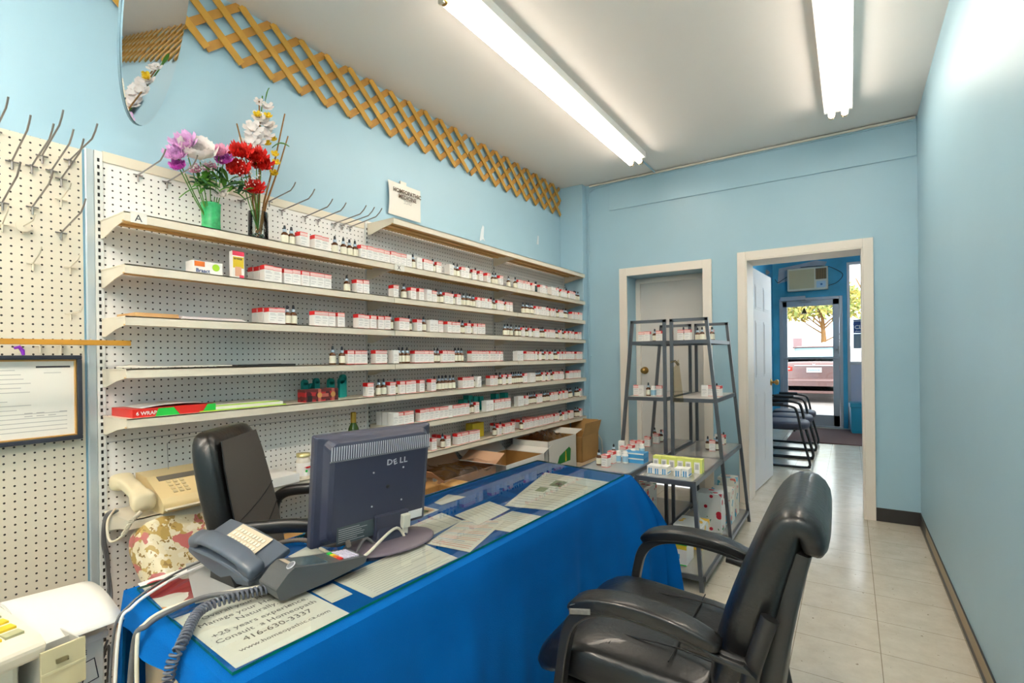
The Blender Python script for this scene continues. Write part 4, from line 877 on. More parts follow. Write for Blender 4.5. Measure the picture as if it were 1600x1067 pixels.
# papers under the glass
def dsk(u, v, z=.652):
    p = bp(u, v, 'z', z); return Vector((min(p.x, -.918+.0193*(p.y-.47)), p.y, 0))      # papers stay under the glass
def sheet(name, quad, label, mats=None, lines=0, seed=0, z=ZT+.0006, cols=(1,), cat='paper', group='papers under the glass', blocks=None, txt=None, along=None):
    "quad: 4 ground points: origin(bottom-left of text), right, top-right, top-left"
    o_, r_, tr, tl = quad; mb = MB(); mb.add([(p.x, p.y, z+.0008) for p in quad], [(0, 1, 2, 3)], 0)
    mb.add([(p.x, p.y, z) for p in quad], [(3, 2, 1, 0)], 0)
    for i in range(4): a, b = quad[i], quad[(i+1) % 4]; mb.add([(a.x, a.y, z), (b.x, b.y, z), (b.x, b.y, z+.0008), (a.x, a.y, z+.0008)], [(0, 1, 2, 3)], 0)
    rd = random.Random(seed)
    def uv(a, b): return (o_.lerp(r_, a)).lerp(tl.lerp(tr, a), b)
    for k in range(lines):
        b = .93-.86*k/max(1, lines-1); e = .92 if rd.random() < .7 else rd.uniform(.4, .9); h = .012
        P = [uv(.07, b), uv(e, b), uv(e, b+h), uv(.07, b+h)]; mb.add([(p.x, p.y, z+.001) for p in P], [(0, 1, 2, 3)], cols[k % len(cols)])
    for (a0, a1, b0, b1, mi) in (blocks or []):
        P = [uv(a0, b0), uv(a1, b0), uv(a1, b1), uv(a0, b1)]; mb.add([(p.x, p.y, z+.0012) for p in P], [(0, 1, 2, 3)], mi)
    if txt:
        X = (r_-o_).normalized(); Yd = (tl-o_).normalized()
        for s, a, b, sz in txt:
            p = uv(a, b); M = frame((p.x, p.y, z+.0011), X, Yd); put_text(mb, s, sz, M, 1, align='CENTER', depth=.0001)
    o = mb.build(name, mats or [PAPER, INKG]); return tag(o, label, cat, group)
tq = [Vector((-.925, .487, 0)), Vector((-.908, .727, 0)), Vector((-1.20, .75, 0)), Vector((-1.217, .51, 0))]
sheet('flyer', tq, 'white flyer with large grey lettering and a phone number at the near corner', [PAPER, mat('ink_grey', (96, 94, 92), .6)], txt=[('Overall your Health', .5, .80, .021), ('Manage your Health', .46, .69, .023), ('Naturally.', .52, .59, .023), ('+25 years experience.', .5, .475, .023), ('Consult  a Homeopath', .5, .375, .023), ('416-630-3337', .52, .265, .026), ('www.homeopathic.ca.com', .52, .155, .018)])
sheet('business_card', [dsk(519, 940), dsk(551, 926), dsk(519, 909), dsk(487, 922)], 'small white card with faint handwriting beside the card terminal', lines=3, seed=4)
sheet('printed_sheet', [dsk(582, 932), dsk(715, 870), dsk(655, 845), dsk(522, 905)], 'pale printed sheet in front of the monitor base', lines=14, seed=1)
sheet('printed_sheet', [dsk(665, 848), dsk(735, 862), dsk(790, 812), dsk(722, 812)], 'sheet with rows of red and blue print, right of the monitor', [PAPER, INKG, INKR, INKB], lines=17, seed=2, cols=(2, 3, 1, 2), z=ZT+.0018)
sheet('printed_sheet', [dsk(748, 822), dsk(808, 832), dsk(850, 806), dsk(800, 797)], 'white sheet close to the glass edge, right of the red and blue print', lines=10, seed=3)
sheet('printed_sheet', [dsk(710, 805), dsk(748, 820), dsk(797, 795), dsk(765, 783)], 'white sheet overlapping above the red and blue print', lines=9, seed=6, z=ZT+.003)
sheet('photo_sheet', [dsk(788, 789), dsk(872, 798), dsk(952, 752), dsk(852, 737)], 'large white sheet with two small pictures at the far end', [PAPER, INKG, mat('photo_green', (110, 130, 84), .5), mat('photo_rose', (190, 120, 110), .5)], lines=15, seed=8, blocks=[(.2, .36, .42, .55, 2), (.3, .5, .62, .80, 2), (.36, .46, .66, .74, 3)])
sheet('slip_paper', [dsk(678, 784), dsk(690, 788), dsk(728, 775), dsk(700, 771)], 'small white torn slip on the cloth behind the monitor', lines=0, seed=9)
sheet('colour_card', [dsk(640, 800), dsk(655, 808), dsk(686, 795), dsk(655, 788)], 'small orange and green picture card behind the monitor', [PAPER, INKG, mat('card_orange', (214, 170, 120), .5), LIME], blocks=[(.1, .9, .1, .9, 2), (.5, .8, .3, .7, 3)])
sheet('long_sheet', [dsk(600, 838), dsk(655, 845), dsk(722, 812), dsk(690, 800)], 'long white sheet running behind the monitor stand', lines=6, seed=10, z=ZT+.0012)
sheet('note_paper', [dsk(450, 868), dsk(475, 874), dsk(545, 866), dsk(480, 852)], 'cream note paper left of the monitor base', lines=0, seed=11)
sheet('picture_magazine', [dsk(215, 910), dsk(262, 957), dsk(318, 925), dsk(290, 885)], 'picture magazine page with red and orange fruit under the glass corner', [mixmat('fruit_print', (240, 236, 228), [((170, 60, 70), 'noise', 7.5, .56), ((226, 150, 90), 'noise', 5.2, .6), ((150, 110, 180), 'noise', 3.1, .62)]), INK])
sheet('grey_folder', [dsk(305, 948), dsk(440, 920), dsk(400, 860), dsk(290, 885)], 'grey plastic sleeve lying beneath the desk phone', [mat('grey_sleeve', (158, 158, 156), .35), INK], z=ZD+.0005)
# ---------------- monitor
bl = Vector((-1.245, .862, .685)); br = Vector((-1.180, 1.222, .685)); wdir = (br-bl).normalized(); nb = Vector((wdir.y, -wdir.x, 0)).normalized()   # back faces nb (+x)
upm = (Vector((0, 0, 1))+nb*.13).normalized(); cm = (bl+br)/2
t = thing('computer_monitor', 'dark slate flat computer monitor seen from behind on the desk', 'monitor', (cm.x, cm.y, 0)); Mo = frame(cm, wdir, upm); Mo.translation = cm
Mw = Matrix.Translation(-Vector((cm.x, cm.y, 0))) @ Mo     # local: x along width, y up, z = x cross y
zz = (Mo.to_3x3() @ Vector((0, 0, 1))); sgn = 1 if zz.dot(nb) > 0 else -1
W2, HM = .19, .315
def rrect(w, h0, h1, z, r=.02, n=5):
    P = []
    for cx_, cy_, a0 in ((w-r, h1-r, 0), (-w+r, h1-r, PI/2), (-w+r, h0+r, PI), (w-r, h0+r, 1.5*PI)):
        for k in range(n): a = a0+PI/2*k/(n-1); P.append((cx_+r*math.cos(a), cy_+r*math.sin(a), z*sgn))
    return P
mb = MB(); mb.loft([rrect(W2, 0, HM, -.004, .006), rrect(W2, 0, HM, .014, .006), rrect(W2-.006, .004, HM-.004, .02, .008), rrect(W2-.02, .012, HM-.01, .026, .02), rrect(W2-.028, .02, HM-.016, .048, .03), rrect(W2-.04, .03, HM-.028, .054, .03)], 0, False, True, Mw)
mon = mb.build('monitor_case', DARKN, t, bevel=.002)
mb = MB().box(-W2+.014, W2-.014, .016, HM-.014, -.0055*sgn, -.0045*sgn, 0, Mw); mb.build('screen', mat('screen_black', (14, 14, 16), .15), t)
mb = MB()
for k in range(46):
    x = -W2+.03+k*(2*W2-.06)/45; mb.box(x-.0014, x+.0014, HM-.062, HM-.024, sgn*.0538, sgn*.0552, 0, Mw @ Matrix.Shear('XZ', 4, (0, 0)) if False else Mw)
mb.box(-W2+.026, W2-.026, HM-.066, HM-.063, sgn*.053, sgn*.0562, 1, Mw)
mb.build('vent_slots', [mat('vent_grey', (196, 196, 204), .4), GREYP], t)
# logo on the back: letters
lm = MB(); MT = Mw @ (Matrix.Translation((0, 0, sgn*.0543)) @ (Matrix.Identity(4) if sgn > 0 else Matrix.Rotation(PI, 4, 'Y')))
def LT(s, x, y, sz, rot=0): put_text(lm, s, sz, MT @ Matrix.Translation((x, y, 0)) @ Matrix.Rotation(rot, 4, 'Z'), 0, bold=.0004, depth=.0008, sx=1.1)
LX = .012 
LT('D', LX, HM-.100, .024); LT('E', LX+.0245, HM-.1025, .0225, .3); LT('L', LX+.0435, HM-.100, .024); LT('L', LX+.058, HM-.100, .024)
lm.build('logo', SILVER, t)
mb = MB()
for x, y in ((-.03, .20), (.07, .20), (-.03, .10), (.07, .10)): mb.lathe([(.0028, 0), (.0028, .0012), (0, .0014)], 10, 0, MT @ Matrix.Translation((x, y, .0)))
mb.lathe([(.006, 0), (.006, .0008), (0, .0008)], 12, 1, MT @ Matrix.Translation((.02, .15, 0))); mb.build('screws', [SILVER, CHP], t)
mb = MB(); mb.box(.095, .15, .03, .055, 0, .0012, 0, MT); mb.build('barcode_label', BOXW, t); mb = MB(); mb.box(-.135, -.02, .012, .062, 0, .001, 0, MT)
for r in range(7): mb.box(-.13, -.13+.09*random.uniform(.6, 1), .018+r*.006, .0195+r*.006, .001, .0014, 2, MT)
mb.build('rating_label', [mat('rating_dark', (72, 84, 88), .5), BOXW, BOXT], t)
mb = MB(); mb.box(-.02, .09, .0, .07, 0, .014, 0, MT); mb.build('connector_bay', DARKN, t, bevel=.002)
mb = MB(); mb.box(.062, .088, .02, .06, .012, .03, 0, MT); mb.box(.066, .084, .0, .02, .014, .026, 0, MT); mb.build('video_plug', PORT, t, bevel=.002)
base_c = dsk(612, 862, ZD); bc = base_c-Vector((cm.x, cm.y, 0))
fo2 = Vector((.0, 0, 0))
# neck from the case down to the base
mb = MB(); nk = Vector((0, 0, 0))+nb*.035+wdir*.03
def nring(z, w, d, off): c = nk+nb*off; return [tuple(c+wdir*w*sx_+nb*d*sy_+Vector((0, 0, z))) for sx_, sy_ in ((-1, -1), (1, -1), (1, 1), (-1, 1))]
mb.loft([nring(ZD+.008, .052, .03, .02), nring(ZD+.03, .047, .026, .015), nring(ZD+.09, .04, .018, .01), nring(.77, .036, .012, .008)], 0, False); mb.build('stand_neck', DARKN, t, bevel=.003)
mb = MB(); R = []
for (k, z) in ((1.0, ZD), (1.0, ZD+.004), (.97, ZD+.007), (.6, ZD+.012), (.3, ZD+.014)):
    R.append([tuple(nk+wdir*.145*k*math.cos(a)+nb*(.095*k*math.sin(a)+.03)+Vector((0, 0, z))) for a in [2*PI*q/40 for q in range(40)]])
mb.loft(R); mb.build('stand_base', mat('base_taupe', (104, 94, 104), .35), t)
# video cables
def ptd(x, y, z): return Vector((x, y, z))
vp = Mo @ Vector((.075, .0, sgn*.02+.054*sgn)); pp = Mo @ Vector((-.012, .0, sgn*.06))
mb = MB(); mb.tube(smooth([vp, vp+nb*.02+Vector((0, 0, -.04)), dsk(620, 850)+Vector((0, 0, .70)), dsk(570, 880)+Vector((0, 0, .672)), dsk(545, 884)+Vector((0, 0, .665)), dsk(500, 862)+Vector((0, 0, .662))]), .0042, 8)
tag(mb.build('video_cable', CABW), 'cream video cable drooping from the back of the monitor', 'cable')
mb = MB(); mb.tube(smooth([pp, pp+nb*.025+Vector((0, 0, -.03)), dsk(572, 862)+Vector((0, 0, .69)), dsk(550, 880)+Vector((0, 0, .668)), dsk(520, 868)+Vector((0, 0, .664))]), .004, 8)
tag(mb.build('power_cable', CABG), 'grey power cable drooping from the middle of the monitor', 'cable')
# ribbed hose cable
mb = MB(); hp = smooth([dsk(545, 880)+Vector((0, 0, .70)), dsk(542, 868)+Vector((0, 0, .69)), dsk(525, 862)+Vector((0, 0, .672)), dsk(500, 858)+Vector((0, 0, .668)), dsk(470, 852)+Vector((0, 0, .668)), dsk(440, 856)+Vector((0, 0, .668)), dsk(420, 866)+Vector((0, 0, .672))], 14)
mb.tube(hp, [.0075 if k % 2 else .0058 for k in range(len(hp))], 8)
tag(mb.build('ribbed_cable', mat('ribbed_taupe', (96, 90, 84), .5)), 'ribbed dark cable curving from the card terminal behind the monitor', 'cable')

# ---------------- card terminal
tc_ = dsk(437, 945); tf = dsk(572, 893); axd = (tf-tc_).normalized(); sdv = Vector((-axd.y, axd.x, 0))
if sdv.x > 0: sdv = -sdv
t = thing('card_terminal', 'charcoal card payment terminal with small keypad beside the phone', 'card terminal', (tc_.x, tc_.y, ZD)); Lt = (tf-tc_).length; Wt = .085
def TM(): M = Matrix((axd, sdv, Vector((0, 0, 1)))).transposed().to_4x4(); return M
prof = [(0, .004), (.012, 0), (Lt*.5, .004), (Lt*.96, .016), (Lt, .02), (Lt+.004, .034), (Lt*.62, .045), (Lt*.36, .056), (Lt*.16, .066), (.02, .056), (-.008, .028)]
mb = MB(); mb.prism(prof, -Wt, 0, 0, TM() @ frame((0, 0, 0), (1, 0, 0), (0, 0, 1))); mb.build('terminal_body', TERM, t, bevel=.004)
def slope(p0, p1):
    a = Vector((p0[0], 0, p0[1])); b = Vector((p1[0], 0, p1[1])); d = (b-a).normalized(); n_ = Vector((-d.z, 0, d.x)); M = Matrix((d, Vector((0, 1, 0)), n_)).transposed().to_4x4(); M.translation = a; return TM() @ M
def addp(mb, p0, p1, x0, x1, y0, y1, h, mi): mb.box(x0, x1, y0, y1, 0, h, mi, slope(p0, p1))
mb = MB(); addp(mb, prof[7], prof[6], -.03, .045, .012, .073, .001, 0); mb.build('display', mat('lcd_dark', (74, 92, 98), .2), t)
mb = MB()
P0, P1 = (Lt*.62, .045), (Lt+.004, .034); colr = [2, 3, 4, 5]
for c in range(4): addp(mb, P0, P1, .018, .028, .012+c*.016, .025+c*.016, .003, 1 if False else colr[c])
for r in range(4):
    for c in range(4): addp(mb, P0, P1, .032+r*.011, .040+r*.011, .012+c*.016, .025+c*.016, .003, 1)
mb.build('keypad', [CHP, mat('key_lavender', (212, 206, 226), .4), RED, mat('key_orange2', (235, 120, 40), .4), YEL, GREENC], t)
mb = MB(); mb.lathe([(.011, 0), (.011, .0008), (0, .0008)], 20, 0, slope(prof[9], prof[8]) @ Matrix.Translation((.02, .02, 0)));  mb.lathe([(.0085, 0.0009), (.0085, .0013), (0, .0013)], 20, 1, slope(prof[9], prof[8]) @ Matrix.Translation((.02, .02, 0)))
mb.build('round_emblem', [SILVER, GREYP], t)
mb = MB(); addp(mb, prof[8], prof[7], .0, .012, .03, .075, .0012, 0); mb.build('card_slot', mat('slot_tan', (176, 160, 140), .5), t)

# ---------------- desk phone
t = thing('desk_phone', 'slate blue corded desk phone tilted on its stand at the near left', 'telephone', (-1.305, .655, ZD)); t.scale = (.78, .78, .85)
pa = Vector((-1.40, .63, 0)); pb = Vector((-1.13, .70, 0))
Pm = frame((0, 0, 0), (pb-pa), Vector((0, 0, 1)).cross(pb-pa)); pw = (pb-pa).normalized(); pdv = Vector((0, 0, 1)).cross(pw).normalized()
# local frame: x' from upper-left end (a) to the lower right end (b), sloping down; y' away
A3 = Vector((-.115, -.045, .085)); B3 = Vector((.155, -.0, .025)); dx_ = (B3-A3).normalized(); dy_ = Vector((-.2, .9, .32)).normalized(); nz_ = dx_.cross(dy_).normalized(); dy_ = nz_.cross(dx_)
MP = Matrix((dx_, dy_, nz_)).transposed().to_4x4(); MP.translation = A3
def ring_p(y, z0, z1, n=14, L=.28, dip=.0):
    top = [(L*k/n, y, z1+.012*math.sin(PI*k/n)) for k in range(n+1)]; bot_ = [(L*k/n, y, z0-.03*math.sin(PI*k/n)) for k in range(n, -1, -1)]
    return top+bot_
mb = MB(); mb.loft([ring_p(0, -.012, .0), ring_p(.004, -.016, .006), ring_p(.15, -.016, .006), ring_p(.155, -.012, .002)], 0, False, True, MP); mb.build('phone_body', PHONE, t, bevel=.003)
mb = MB()
def hs(s):
    x = -.008+.296*s; bow = .045*math.sin(s*PI)**.8; lump = .020 if (s < .2 or s > .8) else .011; z = .028+bow*.45
    return [(x, .032+.03*math.copysign(abs(math.cos(a))**.6, math.cos(a)), z+lump*math.copysign(abs(math.sin(a))**.6, math.sin(a))-(.014 if s < .2 or s > .8 else 0)) for a in [2*PI*q/16 for q in range(16)]]
mb.loft([hs(i/20) for i in range(21)], 0, True, True, MP); mb.build('handset', PHONE, t, sub=1)
mb = MB().box(.075, .22, .068, .145, .0185, .0195, 0, MP)
for r in range(3):
    for c in range(9): mb.box(.085+c*.014, .094+c*.014, .075+r*.02, .088+r*.02, .0195, .022, 1, MP)
mb.build('key_panel', [PHONEL, BEIGE2], t)
mb = MB(); mb.box(.02, .2, .0, .012, -.004, .004, 0, MP); mb.build('trim_strip', PHONE, t)
mb = MB(); mb.prism([(-.05, 0), (.10, 0), (.07, .035), (-.04, .06)], -.09, .01, 0, frame((0, 0, 0), (1, 0, 0), (0, 0, 1))); mb.build('phone_stand', CHP, t)
# coiled phone cord hanging over the near edge
e0 = dsk(232*.0+340, 1000)
mb = MB()
cp_ = [dsk(425, 930)+Vector((0, 0, ZD+.012)), dsk(372, 945)+Vector((0, 0, ZD+.014)), dsk(340, 955)+Vector((0, 0, ZD+.014)), dsk(318, 965)+Vector((0, 0, ZD+.014)), dsk(303, 980)+Vector((0, 0, ZD+.012)), Vector((-1.07, .462, ZT+.014)), Vector((-1.065, .44, ZT-.02)), Vector((-1.068, .432, ZT-.12)), Vector((-1.075, .435, .2)), Vector((-1.075, .44, .03))]
helix(mb, smooth(cp_, 6), .009, 95, .0028, per=9)
tag(mb.build('phone_cord', mat('cord_slate', (92, 96, 108), .35)), 'coiled slate phone cord hanging over the near end of the desk', 'cord')
for i, (pth, r, m_, lb) in enumerate((
    ([dsk(440, 925)+Vector((0, 0, ZD+.008)), dsk(380, 935)+Vector((0, 0, ZD+.01)), dsk(320, 945)+Vector((0, 0, ZD+.012)), dsk(262, 970)+Vector((0, 0, ZD+.012)), Vector((-1.222, .462, ZT+.006)), Vector((-1.24, .445, ZT-.03)), Vector((-1.25, .435, .4)), Vector((-1.25, .43, .03))], .0055, CABG, 'thick grey cable running over the near end of the desk'),
    ([dsk(440, 918)+Vector((0, 0, ZD+.006)), dsk(385, 928)+Vector((0, 0, ZD+.006)), dsk(330, 938)+Vector((0, 0, ZD+.006)), dsk(270, 958)+Vector((0, 0, ZD+.008)), Vector((-1.242, .468, ZT+.004)), Vector((-1.225, .445, ZT-.03)), Vector((-1.19, .432, .4)), Vector((-1.2, .43, .03))], .004, CABW, 'cream cable running over the near end of the desk'),
    ([dsk(335, 885)+Vector((0, 0, ZD+.01)), dsk(290, 905)+Vector((0, 0, ZD+.01)), dsk(255, 925)+Vector((0, 0, ZD+.012)), Vector((-1.34, .48, ZT+.008)), Vector((-1.345, .455, ZT-.04)), Vector((-1.34, .44, .35)), Vector((-1.33, .435, .03))], .0035, BOXW, 'white cable from the phone over the near left edge'),
    ([dsk(330, 880)+Vector((0, 0, ZD+.01)), dsk(285, 900)+Vector((0, 0, ZD+.01)), dsk(245, 925)+Vector((0, 0, ZD+.012)), Vector((-1.355, .48, ZT+.008)), Vector((-1.36, .45, ZT-.05)), Vector((-1.355, .435, .35)), Vector((-1.35, .43, .03))], .0028, CABG, 'thin grey cable beside the white one at the near left edge'))):
    mb = MB(); mb.tube(smooth(pth), r, 8); tag(mb.build('cable', m_), lb, 'cable', 'cables over the near desk end')
# wall cables bundle at upright
mb = MB()
for k, off in enumerate((0, .008, -.006)):
    mb.tube(smooth([bp(185, 797, 'x', -2.2), bp(165, 805+4*k, 'x', -2.22), bp(160+2*k, 845, 'x', -2.24), bp(166+k*2, 880, 'x', -2.24), bp(170, 940, 'x', -2.22)+Vector((0, off, 0)), bp(160-4*k, 1000, 'x', -2.1)+Vector((0, off, 0)), bp(150-5*k, 1060, 'x', -2.0)+Vector((0, off, 0))]), .0042, 7)
tag(mb.build('cable_bundle', CABG), 'bundle of grey cables running down the pegboard upright', 'cables')
mb = MB(); mb.tube(smooth([bp(168, 1000, 'x', -1.8), bp(152, 1040, 'x', -1.8), bp(160, 1030, 'x', -1.75), bp(170, 1010, 'x', -1.72), bp(168, 1066, 'x', -1.7)]), .0035, 7); tag(mb.build('cable', CABG), 'looped loose grey cable left of the blue cloth', 'cable')

# ================================================================== NEAR LEFT CORNER: carton, visor, organizer, adding machine
t = thing('printed_carton', 'white printed carton in the near left corner', 'carton', (-1.66, .30, 0)); 
Mc = Matrix.Rotation(math.radians(2), 4, 'Z')
mb = MB(); mb.box(-.17, .17, -.17, .17, 0, .55, 0, Mc); mb.build('carton_body', CARTW, t, bevel=.003)
mb = MB(); mb.box(-.178, .178, -.178, .178, .545, .562, 0, Mc); mb.build('carton_lid', CARTW, t, bevel=.003)
mb = MB(); MT2 = Mc @ frame((.171, -.12, .36), (0, 1, 0), (0, 0, 1))
MT2 = Mc @ frame((.171, .03, .475), (0, 1, 0), (0, 0, 1)); put_text(mb, 'INSURANCE', .014, MT2 @ Matrix.Translation((.03, .045, 0)), 0, bold=.0004)
M3 = MT2 @ Matrix.Translation((-.0, -.035, 0)) @ Matrix.Rotation(.15, 4, 'Z'); mb.box(0, .13, .045, .047, 0, .0005, 0, M3); mb.box(0, .13, -.005, -.003, 0, .0005, 0, M3); mb.box(.128, .13, -.003, .045, 0, .0005, 0, M3)
put_text(mb, 'Quality', .022, M3 @ Matrix.Translation((.012, .026, 0)), 0, bold=.0006); put_text(mb, 'Quantity', .018, M3 @ Matrix.Translation((.04, .004, 0)), 0, bold=.0005); mb.build('printing', INK, t)
# paper visor / curved paper stack on the carton
mb = MB()
for k in range(3):
    mb.grid(lambda a, b, k=k: (-1.80+.34*a+.01*k, .33+.17*b, .585+.004*k+.055*math.sin(a*PI)*(1-.25*b)), 20, 6)
tag(mb.build('paper_stack', PAPER, None, solid=.002), 'curled stack of white papers arching over the carton', 'papers')
mb = MB(); mb.grid(lambda a, b: (-1.62+.16*a, .28+.06*b, .567+.012*math.sin(a*PI)), 10, 4); tag(mb.build('paper_slip', mat('cream_paper', (230, 216, 184), .7), None, solid=.002), 'cream slip of paper under the curled papers', 'paper')
# transparent organizer tray on a stand
org = glassmat('organizer_clear', (226, 224, 214), 1.45, .08)
t = thing('organizer_drawer', 'clear grey plastic organizer drawer unit in the near left corner', 'organizer', (-1.47, .285, .40)); Mg = Matrix.Rotation(math.radians(6), 4, 'Z')
og = mat('organizer_grey', (196, 194, 186), .3); og2 = mat('organizer_front', (206, 196, 158), .35)
mb = MB(); mb.box(-.14, .115, 0, .003, 0, .09, 0, Mg); mb.box(-.14, .115, .065, .068, 0, .09, 0, Mg); mb.box(-.14, .115, 0, .068, 0, .004, 0, Mg); mb.box(-.14, -.137, 0, .068, 0, .09, 0, Mg)
for k in range(5): x = -.14+k*.051; mb.box(x, x+.002, .003, .065, .004, .086, 0, Mg)
mb.build('tray', og, t); mb = MB().box(.115, .121, -.004, .072, .0, .094, 0, Mg); mb.box(.121, .123, -.004, .072, .044, .05, 0, Mg); mb.build('drawer_front', og2, t, bevel=.0015)
mb = MB().box(.121, .128, .02, .04, .062, .07, 0, Mg); mb.build('drawer_pull', org, t)
t.location = (-1.49, .322, .52)
tag(MB().box(-.02, .05, -.06, .125, 0, .515).build('paper_ream_stack', PAPER, None, (-1.46, .20, 0), bevel=.003), 'white box of paper below the organizer at the picture edge', 'box')
t = thing('adding_machine', 'beige adding machine with yellow keys at the left picture edge', 'calculator', (-1.47, .262, .60)); 
tag(MB().box(-.16, .055, -.2, .045, 0, .08).build('cream_tray', PORT, None, (-1.46, .262, .518), bevel=.01), 'pale cream plastic base box under the adding machine', 'box')
Ma = Matrix.Rotation(math.radians(10), 4, 'Z')
mb = MB(); mb.prism([(-.09, 0), (.10, 0), (.11, .03), (.09, .045), (-.09, .075)], -.06, .14, 0, Ma @ frame((0, 0, 0), (1, 0, 0), (0, 0, 1))); mb.build('machine_body', BEIGE2, t, bevel=.008)
mb = MB()
for r in range(4):
    for c in range(4): mb.box(-.05+c*.03, -.026+c*.03, -.09+r*.035+.0, -.06+r*.035, .05-.0045*c+.0, .068-.0045*c, 0 if (r+c) % 3 else 1, Ma)
mb.build('keys', [YEL, mat('key_sage', (170, 170, 130), .5)], t)

# ================================================================== OFFICE CHAIR behind the desk
fa = math.radians(40)
t = thing('office_chair', 'black office swivel chair between the desk and the shelves', 'office chair', (-1.615, 1.13, 0), fa)
# local +x = forward, y = width
def back_ring(z, w, thick, x):
    n = 28; return [(x+thick/2*math.copysign(abs(math.cos(a))**.55, math.cos(a)), w/2*math.copysign(abs(math.sin(a))**.35, math.sin(a)), z) for a in [2*PI*k/n for k in range(n)]]
def bx_(z): return -.20-(z-.5)*.21
mb = MB(); prof = [(.48, .34, .05), (.50, .37, .08), (.60, .40, .095), (.70, .41, .10), (.80, .405, .10), (.885, .39, .095), (.94, .36, .085), (.965, .32, .06), (.972, .27, .03)]
mb.loft([back_ring(z, w, th, bx_(z)) for z, w, th in prof]); mb.build('backrest', LEATH, t, sub=1)
# fabric front face of the back
mb = MB()
def fface(a, b): z = .50+.44*b; w = (.37+.03*math.sin(min(1, b*1.3)*PI)-.05*max(0, b-.8)*5); return (bx_(z)+.0495+.010*math.sin(b*PI)*math.sin(a*PI), (a-.5)*w*.93, z)
mb.grid(fface, 20, 24); mb.build('back_cover', FABRIC, t)
mb = MB()
def seamp(a, b): p = fface(a, b); return (p[0]+.002, p[1], p[2])
mb.tube([seamp(a/12, .40+.13*a/12) for a in range(13)], .0018, 6); mb.tube([seamp(a/12, .10+.26*a/12) for a in range(13)], .0018, 6); mb.tube([seamp(0, b/16) for b in range(17)], .002, 6); mb.build('seam', SEAM, t)
o = pad(.46, .46, .10, 3.2).build('seat', LEATH, t, (0.03, 0, .44), sub=1)
for s in (-1, 1):
    mb = MB(); pts = smooth([(-.20, s*.225, .50), (-.21, s*.235, .62), (-.17, s*.24, .672), (-.07, s*.24, .684), (.03, s*.24, .684), (.07, s*.235, .672), (.03, s*.235, .60), (-.02, s*.22, .50), (-.04, s*.21, .43)])
    mb.tube(pts, .017, 10, flat=1.3); mb.build('armrest', CHP, t)
mb = MB(); mb.tube([(0, 0, .10), (0, 0, .40)], .028, 14); mb.build('gas_column', CHP, t)
for k in range(5):
    a = 2*PI*k/5+.3; mb = MB(); mb.tube([(0, 0, .11), (.16*math.cos(a), .16*math.sin(a), .095), (.29*math.cos(a), .29*math.sin(a), .065)], [.03, .024, .017], 8); l_ = mb.build('base_leg', CHP, t)
    mb = MB(); mb.tube([(.29*math.cos(a)-.012*math.sin(a), .29*math.sin(a)+.012*math.cos(a), .028), (.29*math.cos(a)+.012*math.sin(a), .29*math.sin(a)-.012*math.cos(a), .028)], .027, 14); mb.build('caster', CHP, l_)
# blue plastic bag and papers behind, on base cabinet by the chair
mb = MB(); mb.grid(lambda a, b: (-2.02+.16*a+.01*math.sin(b*20), 1.36+.2*b, .43+.12*math.sin(a*PI)*math.sin(b*PI)+.012*math.sin(a*25+b*13)), 20, 20)
tag(mb.build('blue_bag', mat('pale_blue_film', (120, 190, 210), .25)), 'crumpled pale blue plastic bag behind the office chair', 'bag')
tag(MB().box(-.1, .1, -.14, .14, 0, .16).build('white_parcel', [BOXW], None, (-2.08, 1.66, .30), bevel=.003), 'white parcel under the low shelf behind the monitor', 'box')
tag(MB().box(-.12, .12, -.13, .13, 0, .13).build('low_box', KRAFT, None, (-1.99, 1.42, .301), bevel=.003), 'brown box holding the pale blue bag', 'box')

# ================================================================== GUEST CHAIR (foreground)
t = thing('guest_chair', 'black leather guest chair with padded arms in the right foreground', 'armchair', (-.42, 1.41, 0), math.radians(181))
# local: +x forward (toward desk), +y = to world -y (near side)
LR = LEATH
def prof_pad(path, w, th, n=10, e=.5, wob=0):
    R = []
    for i, (x, z) in enumerate(path):
        x0, z0 = path[max(i-1, 0)]; x1, z1 = path[min(i+1, len(path)-1)]; d = Vector((x1-x0, 0, z1-z0)).normalized(); nn = Vector((-d.z, 0, d.x)); h = th[i] if isinstance(th, list) else th; ww = w[i] if isinstance(w, list) else w
        R.append([(x+nn.x*h/2*math.copysign(abs(math.sin(a))**e, math.sin(a)), ww/2*math.copysign(abs(math.cos(a))**(e*.7), math.cos(a)), z+nn.z*h/2*math.copysign(abs(math.sin(a))**e, math.sin(a))) for a in [2*PI*k/28 for k in range(28)]])
    return R
seat = MB(); sp = [(-.20, .40), (-.14, .405), (.0, .41), (.12, .42), (.20, .425), (.25, .412), (.272, .385), (.262, .35)]
seat.loft(prof_pad(sp, [.44, .47, .49, .50, .50, .49, .48, .46], [.08, .12, .125, .125, .12, .10, .085, .06])); seat.build('seat', LR, t, sub=1)
